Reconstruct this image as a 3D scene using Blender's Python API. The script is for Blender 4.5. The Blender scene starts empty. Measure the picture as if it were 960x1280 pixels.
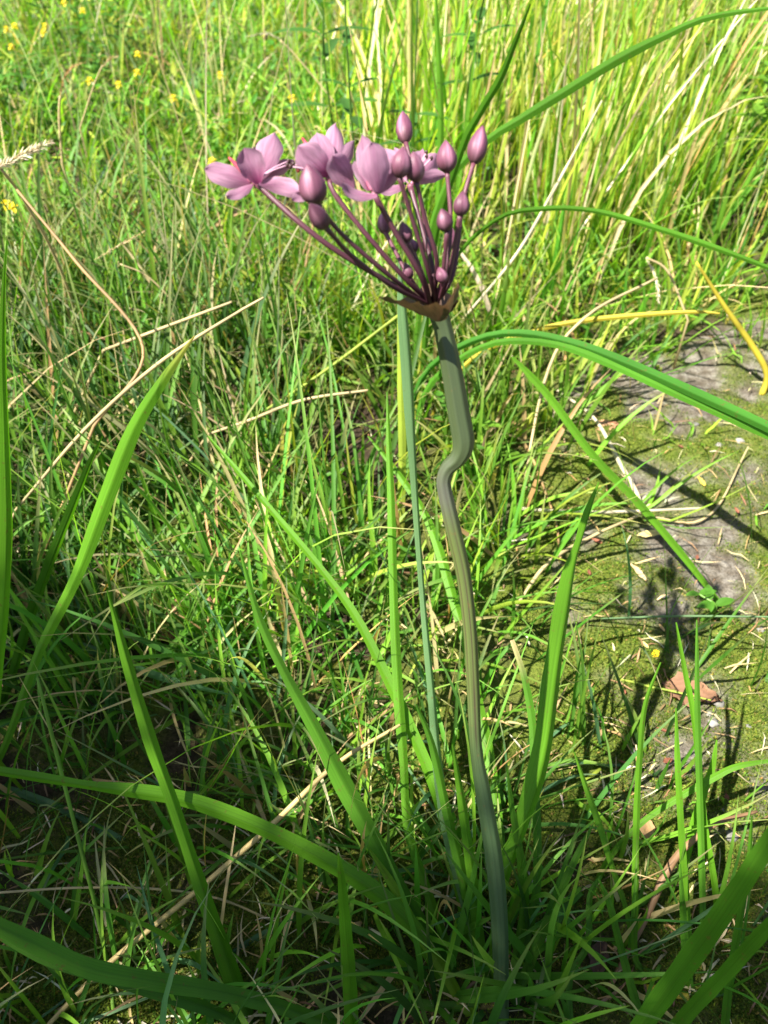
import bpy, math
import numpy as np
from mathutils import Vector

# ------------------------------------------------------------------ camera, light
PITCH = math.radians(45.0)
H = 0.60                      # camera height above the ground
FPX = 1035.0                  # focal length in photograph pixels (960 x 1280)
scene = bpy.context.scene
cam_d = bpy.data.cameras.new('camera')
cam = bpy.data.objects.new('camera', cam_d)
scene.collection.objects.link(cam)
cam.location = (0, 0, H)
cam.rotation_euler = (math.pi / 2 - PITCH, 0, 0)
cam_d.sensor_fit = 'VERTICAL'
cam_d.sensor_height = 24.0
cam_d.lens = FPX / 1280 * 24.0
cam_d.clip_start = 0.01
cam_d.clip_end = 500
cam_d.dof.use_dof = True
cam_d.dof.focus_distance = 0.50
cam_d.dof.aperture_fstop = 7.5
scene.camera = cam

SUN = Vector((-0.60, -0.30, 1.02)).normalized()
world = bpy.data.worlds.new('World')
scene.world = world
world.use_nodes = True
wn = world.node_tree
sky = wn.nodes.new('ShaderNodeTexSky')
sky.sky_type = 'NISHITA'
sky.sun_disc = False
sky.sun_elevation = math.asin(SUN.z)
sky.sun_rotation = math.atan2(SUN.x, SUN.y)
sky.air_density = 1.0
sky.dust_density = 1.5
bgn = wn.nodes['Background']
bgn.inputs['Strength'].default_value = 0.055
wn.links.new(sky.outputs[0], bgn.inputs[0])
sl = bpy.data.lights.new('sun', 'SUN')
sl.energy = 5.0
sl.angle = math.radians(0.53)
sl.color = (1.0, 0.95, 0.86)
so = bpy.data.objects.new('sun', sl)
scene.collection.objects.link(so)
so.rotation_euler = SUN.to_track_quat('Z', 'Y').to_euler()
so.location = (-3, -2, 5)
vs = scene.view_settings
vs.view_transform = 'Standard'
vs.look = 'None'
vs.gamma = 1.0
vs.exposure = 1.72
vs.use_curve_mapping = False

# ------------------------------------------------------------------ helpers
rng = np.random.default_rng(7)
C0 = np.array([0, 0, H])
FW = np.array([0, math.cos(PITCH), -math.sin(PITCH)])
UP = np.array([0, math.sin(PITCH), math.cos(PITCH)])
RT = np.array([1.0, 0, 0])


def ray(px, py):
    return FW + (px - 480) / FPX * RT - (py - 640) / FPX * UP


def at_d(px, py, d):
    return C0 + d * ray(px, py)


def gdepth(px, py, h=0.0):
    return (H - h) / -ray(px, py)[2]


def ground_at(px, py):
    return at_d(px, py, gdepth(px, py))


def project(P):
    """world points (...,3) -> px, py, depth"""
    q = P - C0
    d = q @ FW
    dd = np.where(np.abs(d) < 1e-4, 1e-4, d)
    return 480 + FPX * (q @ RT) / dd, 640 - FPX * (q @ UP) / dd, d


def _hash(ix, iy, s):
    v = np.sin(ix * 127.1 + iy * 311.7 + s * 74.7) * 43758.5453
    return v - np.floor(v)


def vnoise(x, y, s=0):
    ix, iy = np.floor(x), np.floor(y)
    fx, fy = x - ix, y - iy
    fx = fx * fx * (3 - 2 * fx)
    fy = fy * fy * (3 - 2 * fy)
    a, b = _hash(ix, iy, s), _hash(ix + 1, iy, s)
    c, d = _hash(ix, iy + 1, s), _hash(ix + 1, iy + 1, s)
    return (a * (1 - fx) + b * fx) * (1 - fy) + (c * (1 - fx) + d * fx) * fy


def fbm(x, y, s=0, o=4):
    t, a, n = 0, 0.5, 0
    for k in range(o):
        t = t + a * vnoise(x * 2 ** k, y * 2 ** k, s + k * 3)
        n += a
        a *= 0.5
    return t / n


def gz(x, y):
    """terrain height"""
    x = np.asarray(x, float)
    y = np.asarray(y, float)
    r = np.clip((np.hypot(x, y - 0.5) - 0.5) / 1.5, 0, 1)
    z = (fbm(x * 9, y * 9, 2, 4) - 0.5) * 0.022
    z = z + (fbm(x * 1.3, y * 1.3, 5, 2) - 0.5) * 0.09 * r
    z = z - 0.025 * np.exp(-(((x + 0.22) / 0.10) ** 2 + ((y - 0.47) / 0.09) ** 2))   # bare hollow
    return z


def mossiness(x, y):
    a = fbm(x * 7, y * 7, 11, 4)
    b = fbm(x * 30, y * 30, 21, 3)
    near = np.clip((0.42 - y) / 0.2, 0, 1) * np.clip((0.6 - x) / 0.4, 0, 1)
    return np.clip((a * 0.50 + b * 0.50 - 0.375 + 0.07 * near - 0.06 * np.clip((x - 0.42) / 0.2, 0, 1)) * 5.0, 0, 1)


def sstep(a, b, x):
    t = np.clip((x - a) / (b - a), 0, 1)
    return t * t * (3 - 2 * t)


def bare(px, py):
    """1 on the mossy bare patch at the right, in terms of where the root shows"""
    edge = np.interp(py, [330, 400, 470, 520, 640, 760, 900, 1000, 1100, 1300], [1000, 900, 760, 690, 640, 640, 690, 720, 900, 1100])
    w = 30 + 0 * px
    return sstep(-w, w, px - edge + 25 * np.sin(py / 23.0))


col = scene.collection


def make_mesh(name, V, F, C=None, U=None, smooth=True):
    """V (n,3), F list or (m,4)/(m,3) array, C (n,3) colours, U (n,2) across/along"""
    me = bpy.data.meshes.new(name)
    V = np.asarray(V, np.float32)
    if isinstance(F, np.ndarray):
        m, k = F.shape
        me.vertices.add(len(V))
        me.vertices.foreach_set('co', V.ravel())
        me.loops.add(m * k)
        me.loops.foreach_set('vertex_index', F.astype(np.int32).ravel())
        me.polygons.add(m)
        me.polygons.foreach_set('loop_start', np.arange(0, m * k, k, dtype=np.int32))
        me.polygons.foreach_set('loop_total', np.full(m, k, np.int32))
        me.update(calc_edges=True)
    else:
        me.from_pydata(V.tolist(), [], F)
    if smooth:
        me.polygons.foreach_set('use_smooth', np.ones(len(me.polygons), bool))
    if C is not None:
        at = me.attributes.new('tint', 'FLOAT_COLOR', 'POINT')
        C4 = np.ones((len(V), 4), np.float32)
        C4[:, :3] = C
        at.data.foreach_set('color', C4.ravel())
    if U is not None:
        at = me.attributes.new('grain', 'FLOAT_VECTOR', 'POINT')
        U3 = np.zeros((len(V), 3), np.float32)
        U3[:, :2] = U
        at.data.foreach_set('vector', U3.ravel())
    me.validate()
    return me


def place(name, mesh_args, mat, parent=None, origin=(0, 0, 0), label=None, cat=None, group=None, kind=None, smooth=True):
    """links one mesh object; vertices are given in world space, origin is its base (or its thing's base)"""
    V, F, C, U = mesh_args
    og = np.asarray(origin, float)
    me = make_mesh(name, np.asarray(V) - og, F, C, U, smooth)
    me.materials.append(mat)
    o = bpy.data.objects.new(name, me)
    col.objects.link(o)
    if parent is not None:
        o.parent = parent
    else:
        o.location = Vector(og.tolist())
    tag(o, label, cat, group, kind)
    return o


def tag(o, label=None, cat=None, group=None, kind=None):
    for k, v in (('label', label), ('category', cat), ('group', group), ('kind', kind)):
        if v:
            o[k] = v


def thing(name, loc, label, cat, group=None):
    o = bpy.data.objects.new(name, None)
    o.empty_display_size = 0.02
    col.objects.link(o)
    o.location = Vector(np.asarray(loc, float).tolist())
    tag(o, label, cat, group)
    return o


def unit(v):
    return v / np.maximum(np.linalg.norm(v, axis=-1, keepdims=True), 1e-9)


def spline(rows, n):
    """Catmull-Rom through rows (k,m) -> (n,m)"""
    P = np.asarray(rows, float)
    if len(P) == 2:
        t = np.linspace(0, 1, n)[:, None]
        return P[0] * (1 - t) + P[1] * t
    dist = np.r_[0, np.cumsum(np.linalg.norm(np.diff(P[:, :2], axis=0), axis=1) + 1e-6)]
    dist /= dist[-1]
    E = np.vstack([2 * P[0] - P[1], P, 2 * P[-1] - P[-2]])
    out = []
    for t in np.linspace(0, 1, n):
        i = min(np.searchsorted(dist, t, side='right') - 1, len(P) - 2)
        u = (t - dist[i]) / (dist[i + 1] - dist[i])
        a, b, c, d = E[i], E[i + 1], E[i + 2], E[i + 3]
        out.append(0.5 * (2 * b + (c - a) * u + (2 * a - 5 * b + 4 * c - d) * u * u + (3 * b - a - 3 * c + d) * u ** 3))
    return np.array(out)


def tangents(P):
    return unit(np.gradient(P, axis=0))


def tube(P, R, sides=10, C=None, ridge=0.0, nr=5):
    """closed tube along P with radii R"""
    P = np.asarray(P, float)
    n = len(P)
    R = np.broadcast_to(np.asarray(R, float), (n,))
    T = tangents(P)
    ref = np.array([0.31, 0.2, 0.93]) if abs(T[0] @ np.array([0.31, 0.2, 0.93])) < 0.85 else np.array([1.0, 0.1, 0])
    A = unit(np.cross(T, ref))
    B = np.cross(T, A)
    th = np.linspace(0, 2 * np.pi, sides, endpoint=False)
    rr = 1 + ridge * np.cos(th * nr)
    V = P[:, None] + R[:, None, None] * rr[None, :, None] * (np.cos(th)[None, :, None] * A[:, None] + np.sin(th)[None, :, None] * B[:, None])
    V = V.reshape(-1, 3)
    i = np.arange(n - 1)[:, None] * sides
    j = np.arange(sides)[None]
    k = (j + 1) % sides
    F = np.stack([i + j, i + k, i + sides + k, i + sides + j], -1).reshape(-1, 4)
    # caps as small quads round a doubled centre
    c0, c1 = len(V), len(V) + 1
    V = np.vstack([V, P[0], P[-1]])
    cap = [[c0, (q + 1) % sides, q] for q in range(sides)] + [[c1, (n - 1) * sides + q, (n - 1) * sides + (q + 1) % sides] for q in range(sides)]
    F = F.tolist() + cap
    U = np.zeros((len(V), 2))
    U[:n * sides, 0] = np.tile(np.arange(sides) / sides, n)
    U[:n * sides, 1] = np.repeat(np.linspace(0, 1, n), sides)
    U[c1, 1] = 1
    if C is None:
        C = np.full((len(V), 3), 0.2)
    else:
        C = np.asarray(C, float)
        if C.ndim == 1:
            C = np.tile(C, (len(V), 1))
        else:
            C = np.vstack([np.repeat(C, sides, 0), C[:1], C[-1:]])
    return V, F, C, U


def ribbon(P, W, roll, color, fold=0.18, across=5, tipcol=None, rootcol=None, tipfrac=0.12):
    """a leaf: P (n,3) centre line from base to tip, W widths in metres, roll angle(s) about the line"""
    P = np.asarray(P, float)
    n = len(P)
    W = np.broadcast_to(np.asarray(W, float), (n,))
    roll = np.broadcast_to(np.asarray(roll, float), (n,))
    T = tangents(P)
    view = unit(P - C0)
    A = unit(np.cross(view, T))
    B = np.cross(T, A)
    s = np.linspace(-1, 1, across)
    A2 = np.cos(roll)[:, None] * A + np.sin(roll)[:, None] * B
    B2 = -np.sin(roll)[:, None] * A + np.cos(roll)[:, None] * B
    V = P[:, None] + 0.5 * W[:, None, None] * (s[None, :, None] * A2[:, None] + fold * 2 * (np.abs(s)[None, :, None] - 0.5) * B2[:, None])
    i = np.arange(n - 1)[:, None] * across
    j = np.arange(across - 1)[None]
    F = np.stack([i + j, i + j + 1, i + across + j + 1, i + across + j], -1).reshape(-1, 4)
    t = np.linspace(0, 1, n)[:, None]
    Cc = np.tile(np.asarray(color, float), (n, 1))
    if tipcol is not None:
        k = np.clip((t - (1 - tipfrac)) / tipfrac, 0, 1)
        Cc = Cc * (1 - k) + np.asarray(tipcol) * k
    if rootcol is not None:
        k = np.clip(1 - t / 0.25, 0, 1)
        Cc = Cc * (1 - k) + np.asarray(rootcol) * k
    Cv = np.repeat(Cc[:, None], across, 1)
    blot = 1 + 0.10 * np.sin(t * rng.uniform(9, 16) + rng.uniform(0, 6)) + 0.05 * np.sin(t * 41)
    Cv = Cv * (1 - 0.16 * np.exp(-(s / 0.18) ** 2) + 0.10 * np.abs(s) ** 4)[None, :, None] * blot[:, :, None]
    U = np.stack(np.broadcast_arrays(s[None, :] * 0.5 + 0.5, t), -1).reshape(-1, 2)
    return V.reshape(-1, 3), F, Cv.reshape(-1, 3), U


# ------------------------------------------------------------------ materials
def new_mat(name):
    m = bpy.data.materials.new(name)
    m.use_nodes = True
    nt = m.node_tree
    return m, nt, nt.nodes, nt.links, nt.nodes['Principled BSDF'], nt.nodes['Material Output']


def leafy(name, rough=0.42, transl=0.35, vein=0.0, warm=(1.25, 1.2, 0.55), spec=0.4, spots=0.0, vscale=22):
    m, nt, N, L, bs, out = new_mat(name)
    at = N.new('ShaderNodeAttribute')
    at.attribute_name = 'tint'
    colr = at.outputs['Color']
    g = N.new('ShaderNodeAttribute')
    g.attribute_name = 'grain'
    if vein > 0:
        mp = N.new('ShaderNodeMapping')
        mp.inputs['Scale'].default_value = (vscale, 2.5, 1)
        L.new(g.outputs['Vector'], mp.inputs[0])
        nz = N.new('ShaderNodeTexNoise')
        nz.inputs['Scale'].default_value = 1.0
        nz.inputs['Detail'].default_value = 3
        L.new(mp.outputs[0], nz.inputs['Vector'])
        mr = N.new('ShaderNodeMapRange')
        mr.inputs['From Min'].default_value = 0.3
        mr.inputs['From Max'].default_value = 0.7
        mr.inputs['To Min'].default_value = 1 - vein
        mr.inputs['To Max'].default_value = 1 + vein
        L.new(nz.outputs['Fac'], mr.inputs['Value'])
        mu = N.new('ShaderNodeVectorMath')
        mu.operation = 'SCALE'
        L.new(colr, mu.inputs[0])
        L.new(mr.outputs[0], mu.inputs['Scale'])
        colr = mu.outputs[0]
        bp = N.new('ShaderNodeBump')
        bp.inputs['Strength'].default_value = 0.35
        bp.inputs['Distance'].default_value = 0.0006
        L.new(nz.outputs['Fac'], bp.inputs['Height'])
        L.new(bp.outputs[0], bs.inputs['Normal'])
    if spots > 0:
        geo = N.new('ShaderNodeNewGeometry')
        n2 = N.new('ShaderNodeTexNoise')
        n2.inputs['Scale'].default_value = 260
        n2.inputs['Detail'].default_value = 2
        L.new(geo.outputs['Position'], n2.inputs['Vector'])
        r2 = N.new('ShaderNodeMapRange')
        r2.inputs['From Min'].default_value = 0.66
        r2.inputs['From Max'].default_value = 0.74
        r2.inputs['To Max'].default_value = spots
        L.new(n2.outputs['Fac'], r2.inputs['Value'])
        mx = N.new('ShaderNodeMix')
        mx.data_type = 'RGBA'
        L.new(r2.outputs[0], mx.inputs['Factor'])
        L.new(colr, mx.inputs['A'])
        mx.inputs['B'].default_value = (0.13, 0.08, 0.025, 1)
        colr = mx.outputs['Result']
    L.new(colr, bs.inputs['Base Color'])
    bs.inputs['Roughness'].default_value = rough
    bs.inputs['Specular IOR Level'].default_value = spec
    if transl > 0:
        tr = N.new('ShaderNodeBsdfTranslucent')
        tm = N.new('ShaderNodeVectorMath')
        tm.operation = 'MULTIPLY'
        tm.inputs[1].default_value = warm
        L.new(colr, tm.inputs[0])
        L.new(tm.outputs[0], tr.inputs['Color'])
        ms = N.new('ShaderNodeMixShader')
        ms.inputs[0].default_value = transl
        L.new(bs.outputs[0], ms.inputs[1])
        L.new(tr.outputs[0], ms.inputs[2])
        L.new(ms.outputs[0], out.inputs['Surface'])
    return m


M_LEAF = leafy('rush_leaf', 0.45, 0.40, 0.16, spots=0.55, warm=(1.25, 1.45, 0.3), spec=0.22)
M_GRASS = leafy('meadow_grass', 0.5, 0.45, 0.10, warm=(1.3, 1.4, 0.45), vscale=9, spec=0.3)
M_STRAW = leafy('dry_straw', 0.6, 0.2, 0.16, warm=(1.1, 1.0, 0.8), vscale=8)
M_PETAL = leafy('tepal', 0.5, 0.36, 0.24, warm=(1.15, 0.85, 1.05), spec=0.3, vscale=16)
M_BUD = leafy('bud', 0.48, 0.0, 0.26, spec=0.35, vscale=26)
M_STALK = leafy('pedicel', 0.42, 0.0, 0.10, spec=0.4)
M_STEM = leafy('flower_stem', 0.42, 0.0, 0.17, spec=0.45, spots=0.35, vscale=26)
M_BRACT = leafy('bract', 0.6, 0.25, 0.28, warm=(1.2, 0.95, 0.7), vscale=14)
M_MOSS = leafy('moss', 0.75, 0.35, 0.0, warm=(1.3, 1.25, 0.5), spec=0.15)
M_LITTER = leafy('dead_leaf', 0.7, 0.12, 0.2, warm=(1.2, 0.9, 0.6), spec=0.2)


def ground_material():
    m, nt, N, L, bs, out = new_mat('soil')
    geo = N.new('ShaderNodeNewGeometry')
    at = N.new('ShaderNodeAttribute')
    at.attribute_name = 'moss_cover'

    def noise(scale, detail, rough=0.6):
        n = N.new('ShaderNodeTexNoise')
        n.inputs['Scale'].default_value = scale
        n.inputs['Detail'].default_value = detail
        n.inputs['Roughness'].default_value = rough
        L.new(geo.outputs['Position'], n.inputs['Vector'])
        return n

    def ramp(src, stops):
        r = N.new('ShaderNodeValToRGB')
        e = r.color_ramp.elements
        e[0].position, e[0].color = stops[0][0], (*stops[0][1], 1)
        e[1].position, e[1].color = stops[-1][0], (*stops[-1][1], 1)
        for p, c in stops[1:-1]:
            x = e.new(p)
            x.color = (*c, 1)
        L.new(src, r.inputs[0])
        return r.outputs[0]

    def mix(f, a, b, mode='MIX'):
        x = N.new('ShaderNodeMix')
        x.data_type = 'RGBA'
        x.blend_type = mode
        if isinstance(f, float):
            x.inputs['Factor'].default_value = f
        else:
            L.new(f, x.inputs['Factor'])
        L.new(a, x.inputs['A'])
        L.new(b, x.inputs['B'])
        return x.outputs['Result']
    n1, n2, n3 = noise(60, 8, 0.7), noise(420, 5, 0.7), noise(11, 5)
    soil = ramp(n1.outputs['Fac'], [(0.30, (0.075, 0.055, 0.038)), (0.47, (0.15, 0.128, 0.10)), (0.60, (0.25, 0.228, 0.195)), (0.75, (0.33, 0.31, 0.275))])
    grit = ramp(n2.outputs['Fac'], [(0.32, (0.35, 0.33, 0.30)), (0.5, (0.85, 0.84, 0.82)), (0.72, (1.35, 1.33, 1.3))])
    humus_shade = ramp(n1.outputs['Fac'], [(0.30, (0.018, 0.013, 0.008)), (0.50, (0.055, 0.038, 0.024)), (0.75, (0.13, 0.095, 0.06))])  # dark soil under grass, with ground shade also put into its colour
    pa = N.new('ShaderNodeAttribute')
    pa.attribute_name = 'path'
    soil = mix(pa.outputs['Fac'], humus_shade, soil)
    soil = mix(1.0, soil, grit, 'MULTIPLY')
    moss = ramp(n2.outputs['Fac'], [(0.28, (0.035, 0.050, 0.008)), (0.5, (0.110, 0.145, 0.020)), (0.72, (0.20, 0.22, 0.045))])
    m2 = ramp(n3.outputs['Fac'], [(0.35, (0.75, 0.7, 0.8)), (0.65, (1.15, 1.2, 0.95))])
    moss = mix(1.0, moss, m2, 'MULTIPLY')
    c = mix(at.outputs['Fac'], soil, moss)
    L.new(c, bs.inputs['Base Color'])
    bs.inputs['Roughness'].default_value = 0.9
    bs.inputs['Specular IOR Level'].default_value = 0.2
    ad = N.new('ShaderNodeMath')
    ad.operation = 'MULTIPLY_ADD'
    L.new(n2.outputs['Fac'], ad.inputs[0])
    ad.inputs[1].default_value = 0.35
    L.new(n1.outputs['Fac'], ad.inputs[2])
    bp = N.new('ShaderNodeBump')
    bp.inputs['Strength'].default_value = 0.9
    bp.inputs['Distance'].default_value = 0.008
    L.new(ad.outputs[0], bp.inputs['Height'])
    L.new(bp.outputs[0], bs.inputs['Normal'])
    return m


M_SOIL = ground_material()

# ------------------------------------------------------------------ ground
def axis(lo, hi, step, far):
    core = np.arange(lo, hi + step / 2, step)
    g, out_hi, s, x = 1.35, [], step, hi
    while x < far:
        s *= g
        x += s
        out_hi.append(x)
    out_lo, s, x = [], step, lo
    while x > -far:
        s *= g
        x -= s
        out_lo.append(x)
    return np.r_[out_lo[::-1], core, out_hi]


gx, gy = axis(-0.9, 1.2, 0.007, 160), axis(-0.3, 1.9, 0.007, 160)
X, Y = np.meshgrid(gx, gy)
Z = gz(X, Y)
Z = Z * np.exp(-np.maximum(np.hypot(X, Y) - 6, 0) / 10)
mo = mossiness(X, Y)
core = (X > -0.9) & (X < 1.2) & (Y > -0.3) & (Y < 1.9)
Z = Z + np.where(core, mo * (fbm(X * 55, Y * 55, 31, 2)) * 0.008, 0)
mo = np.where(np.hypot(X, Y) > 2.5, np.maximum(mo, 0.75), mo)
nx, ny = len(gx), len(gy)
i = np.arange(ny - 1)[:, None] * nx
j = np.arange(nx - 1)[None]
GF = np.stack([i + j, i + j + 1, i + nx + j + 1, i + nx + j], -1).reshape(-1, 4)
ground = place('ground', (np.stack([X, Y, Z], -1).reshape(-1, 3), GF, None, None), M_SOIL, kind='structure')
a = ground.data.attributes.new('moss_cover', 'FLOAT', 'POINT')
a.data.foreach_set('value', mo.ravel().astype(np.float32))
pxg, pyg, dg_ = project(np.stack([X, Y, np.zeros_like(X)], -1))
a = ground.data.attributes.new('path', 'FLOAT', 'POINT')  # pale soil mask; outside it the soil colour carries painted shade
a.data.foreach_set('value', np.where((dg_ > 0.1) & (Y < 2), bare(pxg, pyg), 0).ravel().astype(np.float32))

# ------------------------------------------------------------------ colours of plants
G_BRIGHT = np.array([0.150, 0.310, 0.028])
G_YELLOW = np.array([0.300, 0.390, 0.045])
G_MID = np.array([0.080, 0.215, 0.022])
G_DARK = np.array([0.045, 0.120, 0.020])
G_BLUE = np.array([0.085, 0.185, 0.075])
STRAW = np.array([0.52, 0.41, 0.21])
STRAW_R = np.array([0.40, 0.25, 0.11])
PALE = np.array([0.60, 0.53, 0.36])
BROWN = np.array([0.21, 0.12, 0.06])
YEL = np.array([0.55, 0.45, 0.04])

# ------------------------------------------------------------------ flowering rush: stem path
STEM_PX = [  # px, py, width px
    (627, 1278, 17), (626, 1215, 19), (623, 1135, 21), (616, 1065, 21), (604, 992, 19), (595, 935, 15), (591, 855, 16),
    (587, 785, 17), (579, 718, 18), (565, 655, 19), (556.0, 615, 18), (554.5, 598, 18), (560.5, 584, 19), (573, 572, 22), (579, 553, 27),
    (573, 515, 27), (563, 455, 25), (553, 408, 23), (548, 392, 25)]
sp = np.array(STEM_PX, float)
D_BASE, D_TOP = gdepth(627, 1278, 0.0), 0.372
arc = np.r_[0, np.cumsum(np.hypot(*np.diff(sp[:, :2], axis=0).T))]
arc /= arc[-1]
sd = D_BASE + (D_TOP - D_BASE) * arc ** 0.85
ss = spline(np.c_[sp, sd], 150)
STEM_P = np.array([at_d(*r[[0, 1]], r[3]) for r in ss])
STEM_R = ss[:, 2] * ss[:, 3] / FPX / 2
BASE = STEM_P[0].copy()
BASE[2] = float(gz(BASE[0], BASE[1]))
STEM_P = np.vstack([BASE - [0, 0, 0.02], STEM_P])
STEM_R = np.r_[STEM_R[0], STEM_R]


def hides_subject(P, pad=16):
    """P (n,k,3): True where a blade would pass in front of the stem or the umbel"""
    px, py, d = project(P)
    sx = np.interp(py, ss[::-1, 1], ss[::-1, 0])
    sdp = np.interp(py, ss[::-1, 1], ss[::-1, 3])
    f = (np.abs(px - sx) < pad) & (py > 385) & (py < 1205) & (d < sdp)
    u = (px > 235) & (px < 630) & (py > 125) & (py < 400) & (d < 0.45)
    near = (d < 0.20) & (d > 0)
    return (f | u | near).any(1)


# ------------------------------------------------------------------ random grass, as joined stuff
def grow(roots, length, width, lean, bend, azim, tint, K=7, twist=0.6, wob=0.15):
    """vectorised blades -> centre lines (n,K+1,3), widths, side vectors"""
    n = len(roots)
    t = np.linspace(0, 1, K + 1)
    phi = lean[:, None] + bend[:, None] * t[None] ** 1.4
    az = azim[:, None] + wob * rng.normal(size=(n, 1)) * t[None] * 2
    step = (length / K)[:, None]
    dx, dy, dz = np.sin(phi) * np.cos(az) * step, np.sin(phi) * np.sin(az) * step, np.cos(phi) * step
    P = np.zeros((n, K + 1, 3))
    P[:, 1:, 0] = np.cumsum(dx[:, :-1], 1)
    P[:, 1:, 1] = np.cumsum(dy[:, :-1], 1)
    P[:, 1:, 2] = np.cumsum(dz[:, :-1], 1)
    P += roots[:, None]
    g = gz(P[..., 0], P[..., 1]) + 0.006
    low = P[..., 2] < g
    low[:, 0] = False
    P[..., 2] = np.where(low, g + 0.004 * rng.random((n, 1)), P[..., 2])
    prof = np.minimum(1, 0.55 + 1.6 * t) * (1 - t ** 2.6)
    prof[-1] = 0.03
    W = width[:, None] * prof[None]
    sa = azim[:, None] + np.pi / 2 + rng.normal(0, 0.5, (n, 1)) + twist * rng.normal(size=(n, 1)) * t[None]
    S = np.stack([np.cos(sa), np.sin(sa), 0.25 * np.sin(sa * 3)], -1)
    return P, W, unit(S)


def blades_mesh(P, W, S, tint, tip=None, tipamt=None):
    n, k, _ = P.shape
    T = unit(np.gradient(P, axis=1))
    Nn = unit(np.cross(T, S))
    L_ = P - S * W[..., None] / 2
    R_ = P + S * W[..., None] / 2
    M_ = P - Nn * W[..., None] * 0.16
    V = np.stack([L_, M_, R_], 2).reshape(-1, 3)
    b = np.arange(n)[:, None, None] * (k * 3)
    s = np.arange(k - 1)[None, :, None] * 3
    c = np.arange(2)[None, None]
    i = b + s + c
    F = np.stack([i, i + 1, i + 4, i + 3], -1).reshape(-1, 4)
    t = np.linspace(0, 1, k)
    Cc = np.repeat(tint[:, None], k, 1)
    if tip is not None:
        kf = np.clip((t[None] - 0.6) / 0.4, 0, 1)[..., None] * tipamt[:, None, None]
        Cc = Cc * (1 - kf) + tip * kf
    Cc = np.repeat(Cc[:, :, None], 3, 2).reshape(-1, 3)
    U = np.zeros((n, k, 3, 2))
    U[..., 0] = np.array([0, .5, 1]) + rng.random((n, 1, 1)) * 40
    U[..., 1] = t[None, :, None]
    return V, F, Cc, U.reshape(-1, 2)


def pick(n, table):
    """table [(weight, colour, spread)] -> tints (n,3)"""
    w = np.array([r[0] for r in table], float)
    idx = rng.choice(len(table), n, p=w / w.sum())
    cs = np.array([r[1] for r in table])[idx]
    return np.clip(cs * np.exp(rng.normal(0, 0.20, (n, 1))) * np.exp(rng.normal(0, 0.07, (n, 3))), 0.004, 0.8)


def tuft_roots(n_tufts, per, spread, xr, yr, keep):
    c = np.c_[rng.uniform(*xr, n_tufts), rng.uniform(*yr, n_tufts)]
    px, py, d = project(np.c_[c, np.zeros(n_tufts)])
    k = keep(px, py, d, c) > rng.random(n_tufts)
    c = c[k]
    cnt = np.maximum(1, rng.poisson(per, len(c)))
    idx = np.repeat(np.arange(len(c)), cnt)
    r = c[idx] + rng.normal(0, spread, (len(idx), 2))
    out = np.arctan2(r[:, 1] - c[idx, 1], r[:, 0] - c[idx, 0])
    z = gz(r[:, 0], r[:, 1]) - 0.008
    return np.c_[r, z], out, idx, len(c)


def field(name, label, cat, n_tufts, per, spread, xr, yr, keep, L, W, lean, bend, table, K=7, dirn=None, dirw=0.0, mat=None, tipamt=0.5, group=None):
    roots, az, idx, nt = tuft_roots(n_tufts, per, spread, xr, yr, keep)
    n = len(roots)
    if dirn is not None:
        v = np.c_[np.cos(az), np.sin(az)] * (1 - dirw) + dirw * np.array([math.cos(dirn), math.sin(dirn)])
        az = np.arctan2(v[:, 1], v[:, 0])
    az = az + rng.normal(0, 0.5, n)
    tl = rng.uniform(0.75, 1.2, nt)[idx]
    length = rng.uniform(*L, n) * tl
    width = rng.uniform(*W, n)
    le = np.abs(rng.normal(lean[0], lean[1], n))
    be = rng.normal(bend[0], bend[1], n)
    tint = pick(n, table) * np.clip(0.25 + 1.5 * fbm(roots[:, :1] * 2.6, roots[:, 1:2] * 2.6, 91, 3), 0.55, 1.45)
    P, Wd, S = grow(roots, length, width, le, be, az, tint, K)
    ok = ~hides_subject(P)
    P, Wd, S, tint = P[ok], Wd[ok], S[ok], tint[ok]
    V, F, Cc, U = blades_mesh(P, Wd, S, tint, STRAW * 0.8, np.clip(rng.normal(tipamt, 0.4, len(P)), 0, 0.9))
    return place(name, (V, F, Cc, U), mat or M_GRASS, label=label, cat=cat, kind='stuff'), len(P)


def moss_gap(px, py):
    """small mossy clearing left of the stem"""
    return np.exp(-(((px - 430) / 85) ** 2 + ((py - 580) / 75) ** 2) * 1.2)


def keep_tall(px, py, d, c):
    return (d > 0) * sstep(400, 560, px + (py - 250) * 0.2) * (1 - sstep(330, 430, py + np.maximum(0, px - 700) * 0.18)) * (1 - 0.6 * sstep(830, 900, px) * (py > 60))


def keep_meadow(px, py, d, c):
    return (d > 0) * (1 - 0.85 * sstep(450, 620, px)) * (1 - sstep(420, 560, py)) * (0.5 + fbm(c[:, 0] * 4, c[:, 1] * 4, 41, 3)) * 0.9


def keep_left(px, py, d, c):
    hole = np.exp(-(((px - 235) / 60) ** 2 + ((py - 760) / 60) ** 2))
    return (d > 0) * sstep(330, 470, py) * (1 - sstep(800, 950, py)) * (1 - sstep(240, 480, px)) * (1 - hole)


def keep_mid(px, py, d, c):
    return (d > 0) * sstep(260, 360, px) * (1 - bare(px, py)) * sstep(330, 430, py) * (1 - sstep(680, 880, py)) * (1 - 0.9 * moss_gap(px, py))


def keep_front(px, py, d, c):
    return (d > 0) * sstep(680, 800, py) * (1 - 0.93 * bare(px, py)) * (1 - 0.8 * sstep(620, 720, px) * (py > 900)) * np.maximum((0.25 + 0.75 * (fbm(c[:, 0] * 9, c[:, 1] * 9, 51, 2) > 0.46)), (py < 1020) * (px < 600))


def keep_patch(px, py, d, c):
    return (d > 0) * bare(px, py) * (fbm(c[:, 0] * 8, c[:, 1] * 8, 61, 2) > 0.50)


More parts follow.
